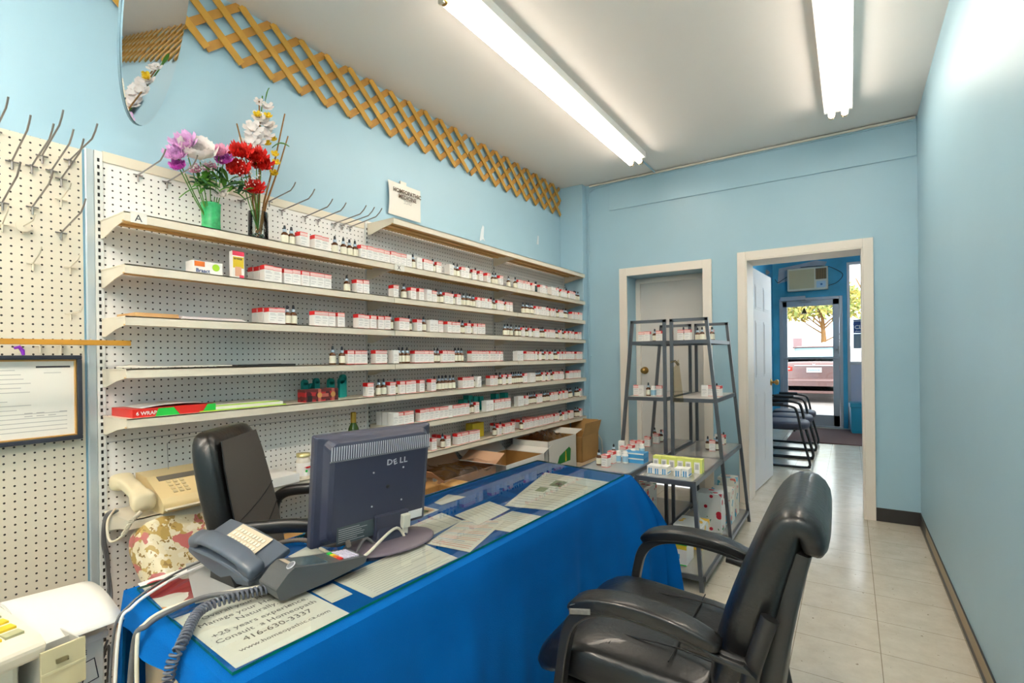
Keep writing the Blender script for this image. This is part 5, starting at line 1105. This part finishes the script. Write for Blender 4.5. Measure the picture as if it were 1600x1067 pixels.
# stitched creases
mb = MB()
for y in (-.14, .0, .14):
    mb.tube([(x, y+.004*math.sin(x*30), .466+.012*math.sin((x+.2)/.42*PI)) for x in [-.16+.03*k for k in range(12)]], .0022, 6)
for x in (-.05, .10): mb.tube([(x, -.2+.04*k, .4745) for k in range(11)], .002, 6)
mb.build('seat_stitching', SEAM, t)
mb = MB().box(-.2, .24, -.235, .235, .325, .362); mb.build('seat_underframe', CHP, t, bevel=.01)
bk = MB(); bpth = [(-.175, .42), (-.19, .47), (-.212, .56), (-.237, .65), (-.262, .73), (-.283, .79), (-.298, .83), (-.316, .85), (-.336, .848), (-.351, .828), (-.352, .80), (-.345, .782)]
bk.loft(prof_pad(bpth, [.46, .47, .48, .49, .49, .49, .49, .49, .49, .49, .48, .46], [.08, .11, .12, .112, .10, .092, .085, .08, .075, .068, .058, .035])); bk.build('backrest', LR, t, sub=1)
# rear shell
mb = MB(); spth = [(-.25, .34), (-.262, .45), (-.278, .56), (-.296, .66), (-.315, .75), (-.325, .79)]
mb.loft(prof_pad(spth, .45, .05, e=.3)); mb.build('back_shell', mat('shell_black', (44, 42, 40), .4), t)
mb = MB()
mb.tube([(-.20, -.2+.04*k, .60) for k in range(11)], .002, 6); mb.build('back_piping', SEAM, t)
for s in (-1, 1):
    y = s*.275
    # one continuous bent arm/leg frame
    fr_ = [(.245, .0), (.225, .18), (.20, .38), (.185, .48), (.165, .545), (.12, .585), (.05, .60), (-.05, .595), (-.14, .575), (-.20, .56), (-.24, .555)]
    fr_ = [(a_.x, a_.z) for a_ in smooth([(x, 0, z) for x, z in fr_], 5)]
    mb = MB(); mb.loft([[(x_+v[0], y+v[1], z_+v[2]) for v in q] for (x_, z_), q in zip(fr_, [[(dx*.5, dy, dz*.5) for dx, dy, dz in ((-.024, -.017, -.02), (.024, -.017, .02), (.024, .017, .02), (-.024, .017, -.02))]]*len(fr_))], 0, False); o = mb.build('arm_frame', CHP, t, bevel=.005)
    ap = [(.168, .578), (.15, .598), (.11, .612), (.05, .622), (-.03, .622), (-.10, .610), (-.16, .592), (-.185, .583)]
    mb = MB(); mb.loft([[(x_, yy+y, z_) for x_, yy, z_ in r] for r in prof_pad(ap, [.05, .066, .074, .076, .074, .068, .058, .045], [.02, .034, .038, .038, .036, .034, .03, .02])]); pd = mb.build('armrest_pad', LR, t, sub=1)
    mb = MB(); mb.grid(lambda a, b: (.10+.055*a, y+(.036+.0*a)*(1 if s > 0 else -1)*(1)-.0, .594+.014*b-.012*a), 6, 3); mb.grid(lambda a, b: (.155-.08*a, y+.0+(b-.5)*.03+.018*s, .6135-.012*(1-a)+.0095*math.sin(a*PI)), 6, 3); mb.build('worn_patch', LEATHD, pd, solid=.001)
    # rear post and leg
    mb = MB(); mb.tube(smooth([(-.33, y*.9, .0), (-.27, y*.92, .2), (-.235, y*.94, .40), (-.235, y*.96, .52), (-.26, y*.97, .62), (-.275, y*.97, .665)]), [.014]*41, 10, flat=1.3); mb.build('rear_leg', CHP, t)
    mb = MB(); mb.tube([(-.24, y*.96, .552), (-.10, y*.99, .572)], .015, 10); mb.tube([(.21, y*.97, .345), (.1, y*.9, .33), (-.24, y*.92, .335)], .011, 8); mb.build('side_rail', CHP, t)

# ================================================================== DISPLAY RACKS
ZR = [1.30, .925, .555, .08]
def rack(label, sgn, xin, grp):
    "sgn=+1: slanting side faces +x. Tower y 3.36..4.0, low wing y 2.68..3.36"
    t = thing('display_rack', label, 'rack', (xin, 3.34, 0), 0, grp); Y = lambda y: y-3.34; w = .02
    xo = lambda z: sgn*(.355-.137*z/1.44)
    for y in (3.36, 4.0):
        mb = MB(); mb.bar((0, Y(y), 0), (0, Y(y), 1.44), w, w, 0, (0, 1, 0)); mb.build('upright_post', RACKM, t)
        mb = MB(); mb.bar((xo(0), Y(y), 0), (xo(1.44), Y(y), 1.44), w, w, 0, (0, 1, 0)); mb.build('slanted_leg', RACKM, t)
        mb = MB(); mb.bar((-.01*sgn, Y(y), 1.43), (xo(1.44)+.01*sgn, Y(y), 1.43), w, w); mb.build('top_bar', RACKM, t)
    for i, z in enumerate(ZR):
        ya, yb = (2.68 if i >= 2 else 3.36), 4.0; x1 = xo(z)
        mb = MB()
        for y in ((ya, 3.36, 4.0) if i >= 2 else (ya, yb)): mb.bar((0, Y(y), z-.012), (x1, Y(y), z-.012), w*.8, .024)
        mb.bar((0, Y(ya), z-.012), (0, Y(yb), z-.012), w*.8, .024); mb.bar((x1, Y(ya), z-.012), (x1, Y(yb), z-.012), w*.8, .024)
        mb.build('shelf_frame', RACKM, t)
        x0_, x1_ = sorted((.008*sgn, x1-.008*sgn)); pm = [RACKS, RACKS, mat('rack_grey_plate', (176, 172, 166), .12, metal=.3), RACKP][i]
        MB().box(x0_, x1_, Y(ya)+.008, Y(yb)-.008, z-.006, z).build('shelf_plate', pm, t)
    xz = lambda z: sgn*(.318-.03*z/.555+.02)
    for xx0, xx1 in ((0, 0), (xo(.0)-.02*sgn, xo(.555))):
        mb = MB(); mb.bar((xx0, Y(2.68), 0), (xx1, Y(2.68), .55), w, w, 0, (0, 1, 0)); mb.build('short_leg', RACKM, t)
    return t
XA, XBk = -1.018, -.972
rack('dark steel stepped display rack nearer the doorway, with yellow and white cartons', 1, XBk, 'display racks'); rack('dark steel stepped display rack nearer the wall shelves, with remedies on glass', -1, XA, 'display racks')
def zb(u, v, z): p = bp(u, v, 'z', z); return p
RK = [(1, 1002, 'b'), (1, 1012, 'b'), (1, 1023, 'd'), (1, 1031, 'b'), (1, 1060, 'b'), (1, 1068, 'd'), (1, 1075, 'b'), (1, 1090, 'd'), (1, 1097, 'd'), (1, 1110, 'b'), (1, 1117, 'd'), (1, 1124, 'd'),
      (2, 994, 'b'), (2, 1003, 'w'), (2, 1012, 'd'), (2, 1020, 'c'), (2, 1029, 'b'), (2, 1100, 'w'), (2, 1110, 'b'), (2, 1119, 'd'), (2, 1126, 'b'), (2, 1133, 'b')]
nm = {'b': 'red-banded white box', 'w': 'plain white box', 'd': 'amber dropper bottle', 'c': 'white pill bottle with blue label'}
cb = MB(); cb.lathe([(.017, 0), (.018, .002), (.018, .05), (.012, .056), (.012, .058)], 16, 0); cb.lathe([(.0183, .008), (.0183, .042)], 16, 1); cb.lathe([(.014, .058), (.014, .07), (0, .071)], 14, 2)
ME_C = cb.mesh('pill_bottle', [BOXW, mat('label_bluewhite', (150, 196, 222), .5), BOXW])
def pill(loc, label, group): o = bpy.data.objects.new('pill_bottle', ME_C); COL.objects.link(o); o.location = loc; return tag(o, label, 'bottle', group)
cn = {}
def item(ch, loc, label, grp):
    if ch == 'd': bottle(loc, label, grp)
    elif ch == 'c': pill(loc, label, grp)
    else: rbox(loc, label, grp, 'w' if ch == 'w' else 'b', rz=-PI/2+random.uniform(-.2, .2))
for lv, u, ch in RK:
    z = ZR[lv-1]; y = 3.46+random.uniform(0, .04)+(.12 if u > 1085 else 0); p = bp(u, 520, 'y', y)
    left = u < 1045; x = p.x; 
    if left: x = max(min(x, XA-.03), XA-.2-.05*(lv-1))
    else: x = min(max(x, XBk+.03), XBk+.20+.035*(lv-1))
    key = (lv, left, ch); cn[key] = cn.get(key, 0)+1
    item(ch, (x, y, z), '%s, %s such on %s shelf, %s rack' % (nm[ch], nth(cn[key]), ('top' if lv == 1 else 'middle'), 'wall-side' if left else 'doorway-side'), 'remedies on the display racks')
L3 = [(936, 726, 'd'), (947, 729, 'b'), (956, 723, 'b'), (959, 716, 'd'), (966, 722, 'c'), (977, 723, 'c'), (975, 714, 'b'), (990, 719, 'c'), (986, 712, 'b'), (990, 704, 'b'), (1001, 704, 'b'), (1003, 710, 'c'), (972, 705, 'w'), (1012, 697, 'b'), (1026, 692, 'b'), (1023, 685, 'd'), (1033, 690, 'd'), (1036, 686, 'b'), (1043, 684, 'c')]
for i, (u, v, ch) in enumerate(L3):
    p = zb(u, v, ZR[2]); x = min(p.x, XA-.03); y = min(max(p.y, 2.72), 3.95)
    item(ch, (x, y, ZR[2]), '%s, low glass shelf of wall-side rack, %s from the desk' % (nm[ch].replace(' with blue label', ''), nth(i+1)), 'remedies on the display racks')
for i, (u, v, ch) in enumerate([(1106, 702, 'd'), (1113, 704, 'b'), (1120, 703, 'd'), (1131, 692, 'b'), (1139, 688, 'd'), (1126, 690, 'd'), (1133, 684, 'c')]):
    p = zb(u, v, ZR[2]); item(ch, (min(max(p.x, XBk+.03), -.71), min(p.y, 3.93), ZR[2]), '%s behind the lime cartons, doorway-side rack, %s from left' % (nm[ch].replace(' with blue label', ''), nth(i+1)), 'remedies on the display racks')
def small_carton(name, w, d, h, mats, ex): mb = MB(); mb.box(-w/2, w/2, -d/2, d/2, 0, h, 0); ex(mb); return mb.mesh(name, mats)
ME_Y = small_carton('lime_carton', .044, .05, .075, [LIMEY, BOXW, BOXT], lambda m_: (m_.box(-.0205, .010, -.0254, -.025, 0, .06, 1), m_.box(-.015, .004, -.0257, -.0254, .02, .05, 2)))
ME_S = small_carton('blue_striped_carton', .036, .07, .042, [BOXW, BLUEC, BOXT], lambda m_: (m_.box(-.010, -.003, -.0354, -.035, 0, .03, 1), m_.box(.002, .008, -.0354, -.035, 0, .03, 1), m_.box(.018, .0184, -.03, .03, .005, .012, 1)))
for i in range(6):
    o = bpy.data.objects.new('lime_carton', ME_Y); COL.objects.link(o); o.location = (-.925+.046*i*.98, 2.905+.004*(i % 2), ZR[2]); tag(o, 'pale lime and white carton, %s in the front row of the doorway-side rack' % nth(i+1), 'box', 'lime cartons')
for i in range(5):
    o = bpy.data.objects.new('blue_striped_carton', ME_S); COL.objects.link(o); o.location = (-.925+.038*i+(.035 if i > 2 else 0), 2.80-.006*(i % 2), ZR[2]); tag(o, 'small white carton with blue stripes, %s from the left' % nth(i+1), 'box', 'blue striped cartons')
p = zb(1026, 716, ZR[2])
for i in range(2):
    cart('blue_tray_box', (-1.10, 3.02, ZR[2]+.031*i), .13, .09, .03, [BLUEC, BOXW], 'flat bright blue box, %s of the stack on the glass shelf' % ('lower' if i == 0 else 'upper'), extra=lambda mb: mb.box(-.065, .065, -.0454, -.045, .022, .03, 1), group='flat blue boxes')
# glass trinket
o = MB(); o.lathe([(.02, 0), (.024, .01), (.02, .03), (.008, .04), (.008, .05), (.012, .055), (0, .06)], 14); tag(o.build('glass_stopper_jar', CLEARV, None, (-.735, 2.99, ZR[2])), 'small clear glass jar beside the lime cartons', 'jar')
# lower shelf cartons
herb = mixmat('raspberry_print', (240, 240, 238), [((214, 30, 60), 'voronoi', 17, .30), ((60, 130, 80), 'noise', 21, .66)])
tea = mixmat('tea_print', (236, 232, 220), [((80, 170, 200), 'noise', 9, .58), ((214, 120, 110), 'noise', 13, .62)])
yg = mixmat('yellow_green_print', (240, 240, 236), [((250, 200, 50), 'noise', 6, .55), ((70, 180, 80), 'noise', 7.5, .62)])
cart('berry_carton', (-.76, 3.46, ZR[3]), .15, .14, .24, herb, 'tall white carton with red berries on the lower doorway-side shelf')
cart('tea_carton', (-.73, 3.66, ZR[3]), .13, .16, .22, tea, 'pale blue patterned carton behind the berry carton')
cart('tea_carton', (-.73, 3.86, ZR[3]), .12, .12, .26, tea, 'pale blue patterned carton at the far end of the lower shelf')
cart('yellow_carton', (-.80, 3.13, ZR[3]), .16, .20, .13, yg, 'yellow and green carton in front of the berry carton')
cart('green_edge_carton', (-.80, 2.84, ZR[3]), .13, .15, .12, [BOXW, GREENC, YEL, BLUEC], 'white carton with green edges and yellow top nearest the armchair', extra=lambda mb: (mb.box(-.066, .066, -.0755, -.075, .108, .12, 1), mb.box(-.066, .066, -.0755, -.075, .085, .108, 2), mb.box(.065, .0655, -.075, .075, .105, .12, 1), mb.box(-.05, .05, -.06, .06, .12, .1206, 2), mb.box(.0, .03, -.0757, -.075, .035, .06, 3), mb.box(-.066, .066, -.0756, -.075, 0, .006, 1)))
blm = mixmat('blister_print', (222, 220, 226), [((120, 150, 200), 'voronoi', 34, .34)])
cart('blister_tray', (-.945+.03, 2.80, ZR[3]), .10, .19, .035, [BOXW, blm], 'flat white tray of blister packs on the lowest shelf', extra=lambda mb: mb.box(-.046, .046, -.09, .09, .035, .0365, 1))
cart('pink_box', (-.9, 3.05, ZR[3]), .04, .2, .06, mat('pink_card', (222, 140, 140), .5), 'low pink box beside the yellow and green carton')
cart('brown_carton', (-1.12, 2.86, ZR[3]+.22), .17, .22, .11, [mat('brown_print', (120, 74, 62), .4), RED], 'dark brown and red carton on top of the pile by the desk', extra=lambda mb: mb.box(-.085, .0, -.1105, -.11, 0, .06, 1))
cart('tea_carton', (-1.12, 2.86, ZR[3]), .18, .23, .22, tea, 'patterned carton under the dark brown carton')
cart('berry_carton', (-1.13, 3.16, ZR[3]), .16, .2, .30, herb, 'berry printed carton behind the pile on the wall-side rack')
# clear bag hung on the rack
mb = MB(); mb.grid(lambda a, b: (XBk+.0+.07*a*(.6+.4*(1-b))+.01, 3.342-.02*math.sin(a*PI)-.006*math.sin(a*20), .90+.25*b*(1-.1*math.sin(a*5))), 14, 16); mb.tube([(XBk, 3.345, 1.16), (XBk+.03, 3.33, 1.165), (XBk+.05, 3.34, 1.14)], .008, 8)
tag(mb.build('hanging_bag', glassmat('yellowed_film', (226, 214, 184), 1.7, .2)), 'yellowed clear plastic bag hanging from the rack post', 'bag')

# ================================================================== HALL CONTENT
t = thing('air_conditioner', 'beige window air conditioner above the glass front door', 'air conditioner', (-.576, YE, 2.43))
w, h = .29, .185
MB().box(-w, w, -.14, 0, -h, h).build('casing', BEIGE2, t, bevel=.012)
mb = MB().box(-w+.03, .10, -.145, -.14, -h+.03, h-.03, 0)
for k in range(14): z = -h+.045+k*.021; mb.box(-w+.04, .09, -.149, -.145, z, z+.006, 0)
mb.build('front_grille', mat('grille_beige', (206, 190, 150), .5), t)
mb = MB().box(.12, w-.02, -.144, -.14, -.02, h-.03, 0)
for k in range(6): x = .13+k*.024; mb.box(x, x+.004, -.149, -.144, -.015, h-.035, 1)
mb.build('louvre', [mat('louvre_dark', (96, 74, 50), .5), GOLD], t); mb = MB().box(.13, w-.03, -.144, -.14, -h+.03, -.05, 0); mb.lathe([(.016, 0), (.016, .01), (0, .01)], 14, 1, frame((.2, -.144, -h+.08), (1, 0, 0), (0, 0, 1))); mb.build('control_panel', [mat('panel_blue', (190, 210, 224), .4), INKB], t)
mb = MB(); mb.tube(smooth([(w, -.02, -.12), (w+.12, -.02, -.08), (w+.2, -.02, .03), (w+.12, -.02, .12), (w-.05, -.02, .2), (-.1, -.02, .215)]), .005, 6); mb.tube(smooth([(-w, -.02, .08), (-w-.08, -.02, .03), (-w-.15, -.02, -.01), (-w-.19, -.02, .05)]), .005, 6); mb.build('power_cord', CABK, t)
t = thing('smoke_detector', 'round white smoke detector under the hall ceiling', 'smoke detector', (-.17, 8.2, HZ)); MB().lathe([(0, -.05), (.05, -.045), (.07, -.03), (.07, 0)], 24).build('detector_body', BOXW, t)
# wall speaker cone thing near AC left
o = MB(); o.lathe([(.05, 0), (.03, .03), (.012, .05)], 14, 0, frame((HL+.001, 9.0, 2.5), (0, 1, 0), (0, 0, 1))); tag(o.build('wall_sensor', GREYP), 'small grey sensor high on the hall wall', 'sensor')
# floor mat
tag(MB().box(-.75, 1.0, 8.0, 9.55, 0, .012).build('floor_mat', MATF, bevel=.004), 'dark brown entrance mat inside the front door', 'mat')
# teal bin
t = thing('storage_bin', 'teal plastic bin beside the front door', 'bin', (.2, 9.30, .0)); mb = MB(); R = lambda k, z: [(x*k, y*k, z) for x, y in [(-.20, -.17), (.20, -.17), (.22, 0), (.20, .17), (-.20, .17), (-.22, 0)]]
mb.loft([R(.9, 0), R(.95, .05), R(1, .40), R(1.04, .40), R(1.04, .46)], 0, False); mb.build('bin_body', mat('bin_teal', (30, 140, 170), .4), t, bevel=.01); MB().box(-.06, .14, -.172, -.158, .13, .15).build('handle_slot', CHP, t)
# sign in the sidelight
o = MB(); o.box(0, .36, 0, .008, 0, .22, 0); put_text(o, 'CLOSED', .085, frame((.015, -.001, .07), (1, 0, 0), (0, 0, 1)), 1, bold=.002); o.box(.0, .36, -.0006, 0, .19, .20, 1); put_text(o, 'please call', .04, frame((.02, -.001, .02), (1, 0, 0), (0, 0, 1)), 1, bold=.0008); o.box(0, .36, .001, .007, -.24, -.005, 2)
tag(o.build('closed_sign', [mat('sign_blue', (30, 70, 140), .5), BOXW, mat('sign_grey', (150, 160, 170), .6)], None, (.045, YE+.035, 1.52)), 'blue and white sign hanging in the side window', 'sign')
# three waiting chairs
def tube_chair(y, label):
    t = thing('waiting_chair', label, 'chair', (-.70, y, 0), 0, 'waiting chairs along the hall wall')
    mb = pad(.50, .48, .09, 3); mb.build('seat', mat('vinyl_navy', (44, 48, 66), .5), t, (.08, 0, .43), sub=1)
    o = pad(.07, .44, .34, 4); o.build('backrest', mat('vinyl_navy', (44, 48, 66), .5), t, (-.24, 0, .70))
    for s in (-1, 1):
        yy = s*.27; mb = MB(); mb.tube(smooth([(-.26, yy, .82), (-.27, yy, .60), (-.22, yy, .63), (.0, yy, .655), (.17, yy, .645), (.225, yy, .59), (.27, yy, .35), (.335, yy, .08), (.33, yy, .025), (.28, yy, .013), (-.25, yy, .013), (-.30, yy, .03)], 6), .0125, 8); mb.build('side_frame', CHP, t)
        mb = MB(); mb.tube([(-.12, yy, .67), (.10, yy, .668)], .017, 8); mb.build('armrest', CHP, t)
    mb = MB(); mb.tube([(.20, -.27, .39), (.20, .27, .39)], .011, 8); mb.tube([(-.2, -.27, .39), (-.2, .27, .39)], .011, 8); mb.tube([(-.28, -.27, .016), (-.28, .27, .016)], .011, 8); mb.build('cross_bar', CHP, t)
    return t
c0 = tube_chair(6.42, 'black waiting chair with tubular arms, nearest the inner doorway'); reg(c0)
for y, lb in ((7.02, 'black waiting chair with tubular arms, middle one of the hall row'), (7.62, 'black waiting chair with tubular arms, farthest and closest to the front door')):
    c = copy_tree(c0); c.location = (-.70, y, 0); c['label'] = lb

# ================================================================== OUTDOORS
struct(MB().box(-30, 30, YE+.12, 70, -.2, -.08).build('ground', mat('asphalt', (150, 138, 132), .9, noise=.2, nscale=3)))
t = thing('parked_car', 'rose-beige sedan parked outside, its rear facing the front door', 'car', (-.79, 15.5, -.08))
def carsec(y, w, zb_, zw, zt, wt):
    "half profile: bottom, belt, top width"
    P = [(-w*.92, zb_), (-w, zb_+.18), (-w, zw-.18), (-w*.97, zw-.03), (-w*.90, zw), (-wt, zt-.05), (-wt*.85, zt), (wt*.85, zt), (wt, zt-.05), (w*.90, zw), (w*.97, zw-.03), (w, zw-.18), (w, zb_+.18), (w*.92, zb_)]
    return [(x, y, z) for x, z in P]
body = MB(); body.loft([carsec(-.02, .72, .34, .80, .86, .66), carsec(.0, .80, .28, .98, 1.04, .72), carsec(.06, .86, .24, 1.05, 1.09, .76), carsec(.35, .89, .22, 1.07, 1.10, .78), carsec(1.6, .9, .2, 1.05, 1.08, .78), carsec(3.0, .9, .2, 1.0, 1.05, .76), carsec(4.3, .84, .24, .82, .88, .70), carsec(4.5, .7, .3, .6, .66, .6)], 0, True)
CARP = mat('car_paint', (126, 96, 92), .25, metal=.4, coat=.5); body.build('car_body', CARP, t, sub=1)
mb = MB(); mb.loft([carsec(.42, .70, 1.02, 1.06, 1.10, .66), carsec(.95, .70, 1.05, 1.10, 1.44, .55), carsec(1.3, .70, 1.05, 1.10, 1.50, .56), carsec(2.3, .70, 1.05, 1.10, 1.50, .56), carsec(3.2, .70, 1.0, 1.05, 1.08, .62)], 0, True); mb.build('cabin_glass', mat('car_glass', (120, 150, 160), .08), t)
mb = MB(); mb.grid(lambda a, b: ((a-.5)*1.14, .98+1.3*b, 1.47+.045*math.sin(b*PI)*(1-(2*a-1)**2)+.0), 8, 8); mb.build('roof', CARP, t, solid=.03)
for s in (-1, 1):
    mb = MB(); mb.loft([[(s*x, y, z) for x, y, z in ((.50, -.025, .84), (.50, -.03, .95), (.78, -.0, 1.0), (.85, .10, .98), (.84, .12, .86), (.76, -.01, .82))], [(s*x, y-.02, z) for x, y, z in ((.52, -.025, .86), (.52, -.03, .93), (.76, -.0, .98), (.83, .08, .96), (.82, .1, .88), (.74, -.01, .84))]], 0, False)
    mb.build('tail_light', mat('tail_lamp_red', (236, 50, 30), .2), t, bevel=.006)
    mb = MB(); mb.box(.55*s, .7*s, -.055, -.05, .88, .90); mb.build('reverse_light', BOXW, t)
mb = MB(); mb.box(-.17, .17, -.04, -.03, .80, .92, 0)
for k in range(6): mb.box(-.13+.045*k, -.10+.045*k, -.042, -.04, .83, .88, 1)
mb.build('licence_plate', [BOXW, INKB], t); mb = MB(); mb.box(-.45, .45, -.05, -.02, .965, .985); mb.build('chrome_strip', SILVER, t)
mb = MB(); mb.bar((-.03, -.06, 1.03), (-.02, -.06, .99), .01, .008); mb.bar((.03, -.06, 1.03), (.02, -.06, .99), .01, .008); mb.bar((-.022, -.06, 1.01), (.022, -.06, 1.01), .01, .008); mb.build('emblem', SILVER, t)
mb = MB(); mb.loft([carsec(-.06, .8, .26, .5, .58, .76), carsec(-.02, .86, .24, .52, .64, .8), carsec(.3, .9, .22, .52, .64, .8)], 0, True); mb.build('rear_bumper', CARP, t); MB().box(-.6, .6, -.04, .1, .24, .34).build('lower_trim', CHP, t, bevel=.02)
for s in (-1, 1):
    for y in (.95, 3.6):
        mb = MB(); mb.tube([(s*.70, y, .32), (s*.91, y, .32)], .32, 24); mb.build('wheel', RUBBER, t)
t = thing('white_building', 'bright white low building across the street', 'building', (-3.2, 30, -.08)); MB().box(-5, 1.35, 0, 6, 0, 2.75).build('wall', mat('bright_render', (246, 246, 246), .8), t); MB().box(.75, 1.15, -.02, 0, 1.1, 2.1).build('doorway', mat('dull_mauve', (150, 120, 122), .7), t)
t = thing('white_van', 'white van parked beyond the sedan', 'van', (.4, 24, -.08)); MB().box(-1.5, 1.8, 0, 2.0, .4, 1.75).build('van_body', mat('bright_render', (246, 246, 246), .8), t, bevel=.2)
for i in range(2):
    mb = MB(); mb.tube([(-.8+1.8*i, -.0, .35), (-.8+1.8*i, .25, .35)], .35, 20); mb.build('wheel', RUBBER, t)
def tree(x, y, h, r, seed, label, dens=2600, bare=False):
    rd = random.Random(seed); t = thing('leafy_tree' if not bare else 'bare_tree', label, 'tree', (x, y, -.1))
    mb = MB(); mb.tube([(0, 0, 0), (.1, 0, h*.35), (0, 0, h*.7)], [.22, .16, .06], 8)
    for k in range(16):
        a = rd.uniform(0, 2*PI); z = h*rd.uniform(.3, .8); L = r*rd.uniform(.5, .95); mb.tube([(0, 0, z*.8), (math.cos(a)*L*.5, math.sin(a)*L*.5, z), (math.cos(a)*L, math.sin(a)*L, z+rd.uniform(.2, 1.0))], [.06, .04, .015], 5)
    mb.build('trunk', STICK, t)
    if bare: return
    mb = MB()
    for k in range(dens):
        a = rd.uniform(0, 2*PI); b = rd.uniform(-.5, 1); rr = r*rd.uniform(.55, 1); c = Vector((rr*math.cos(a)*math.sqrt(max(0, 1-b*b)), rr*math.sin(a)*math.sqrt(max(0, 1-b*b)), h*.68+b*rr*.8)); s = rd.uniform(.12, .26)
        e = Vector((rd.uniform(-1, 1), rd.uniform(-1, 1), rd.uniform(-1, 1))).normalized()*s; f = e.cross(Vector((rd.uniform(-1, 1), rd.uniform(-1, 1), rd.uniform(-1, 1)))).normalized()*s*.5
        mb.add([c-e, c+f, c+e, c-f], [(0, 1, 2, 3)], k % 2)
    o = mb.build('crown', [mat('autumn_leaf', (214, 196, 110), .7), mat('olive_leaf', (150, 160, 84), .7)], t)
tree(-7.2, 40, 6.4, 3.0, 1, 'autumn tree at the left behind the white building'); tree(-1.6, 41, 6.8, 2.4, 2, 'autumn tree seen through the middle of the glass door')
tree(2.6, 45, 5.6, 2.0, 5, 'low autumn tree seen through the side window'); tree(.75, 19, 6.0, .9, 3, 'bare leafless tree seen through the side window', bare=True)
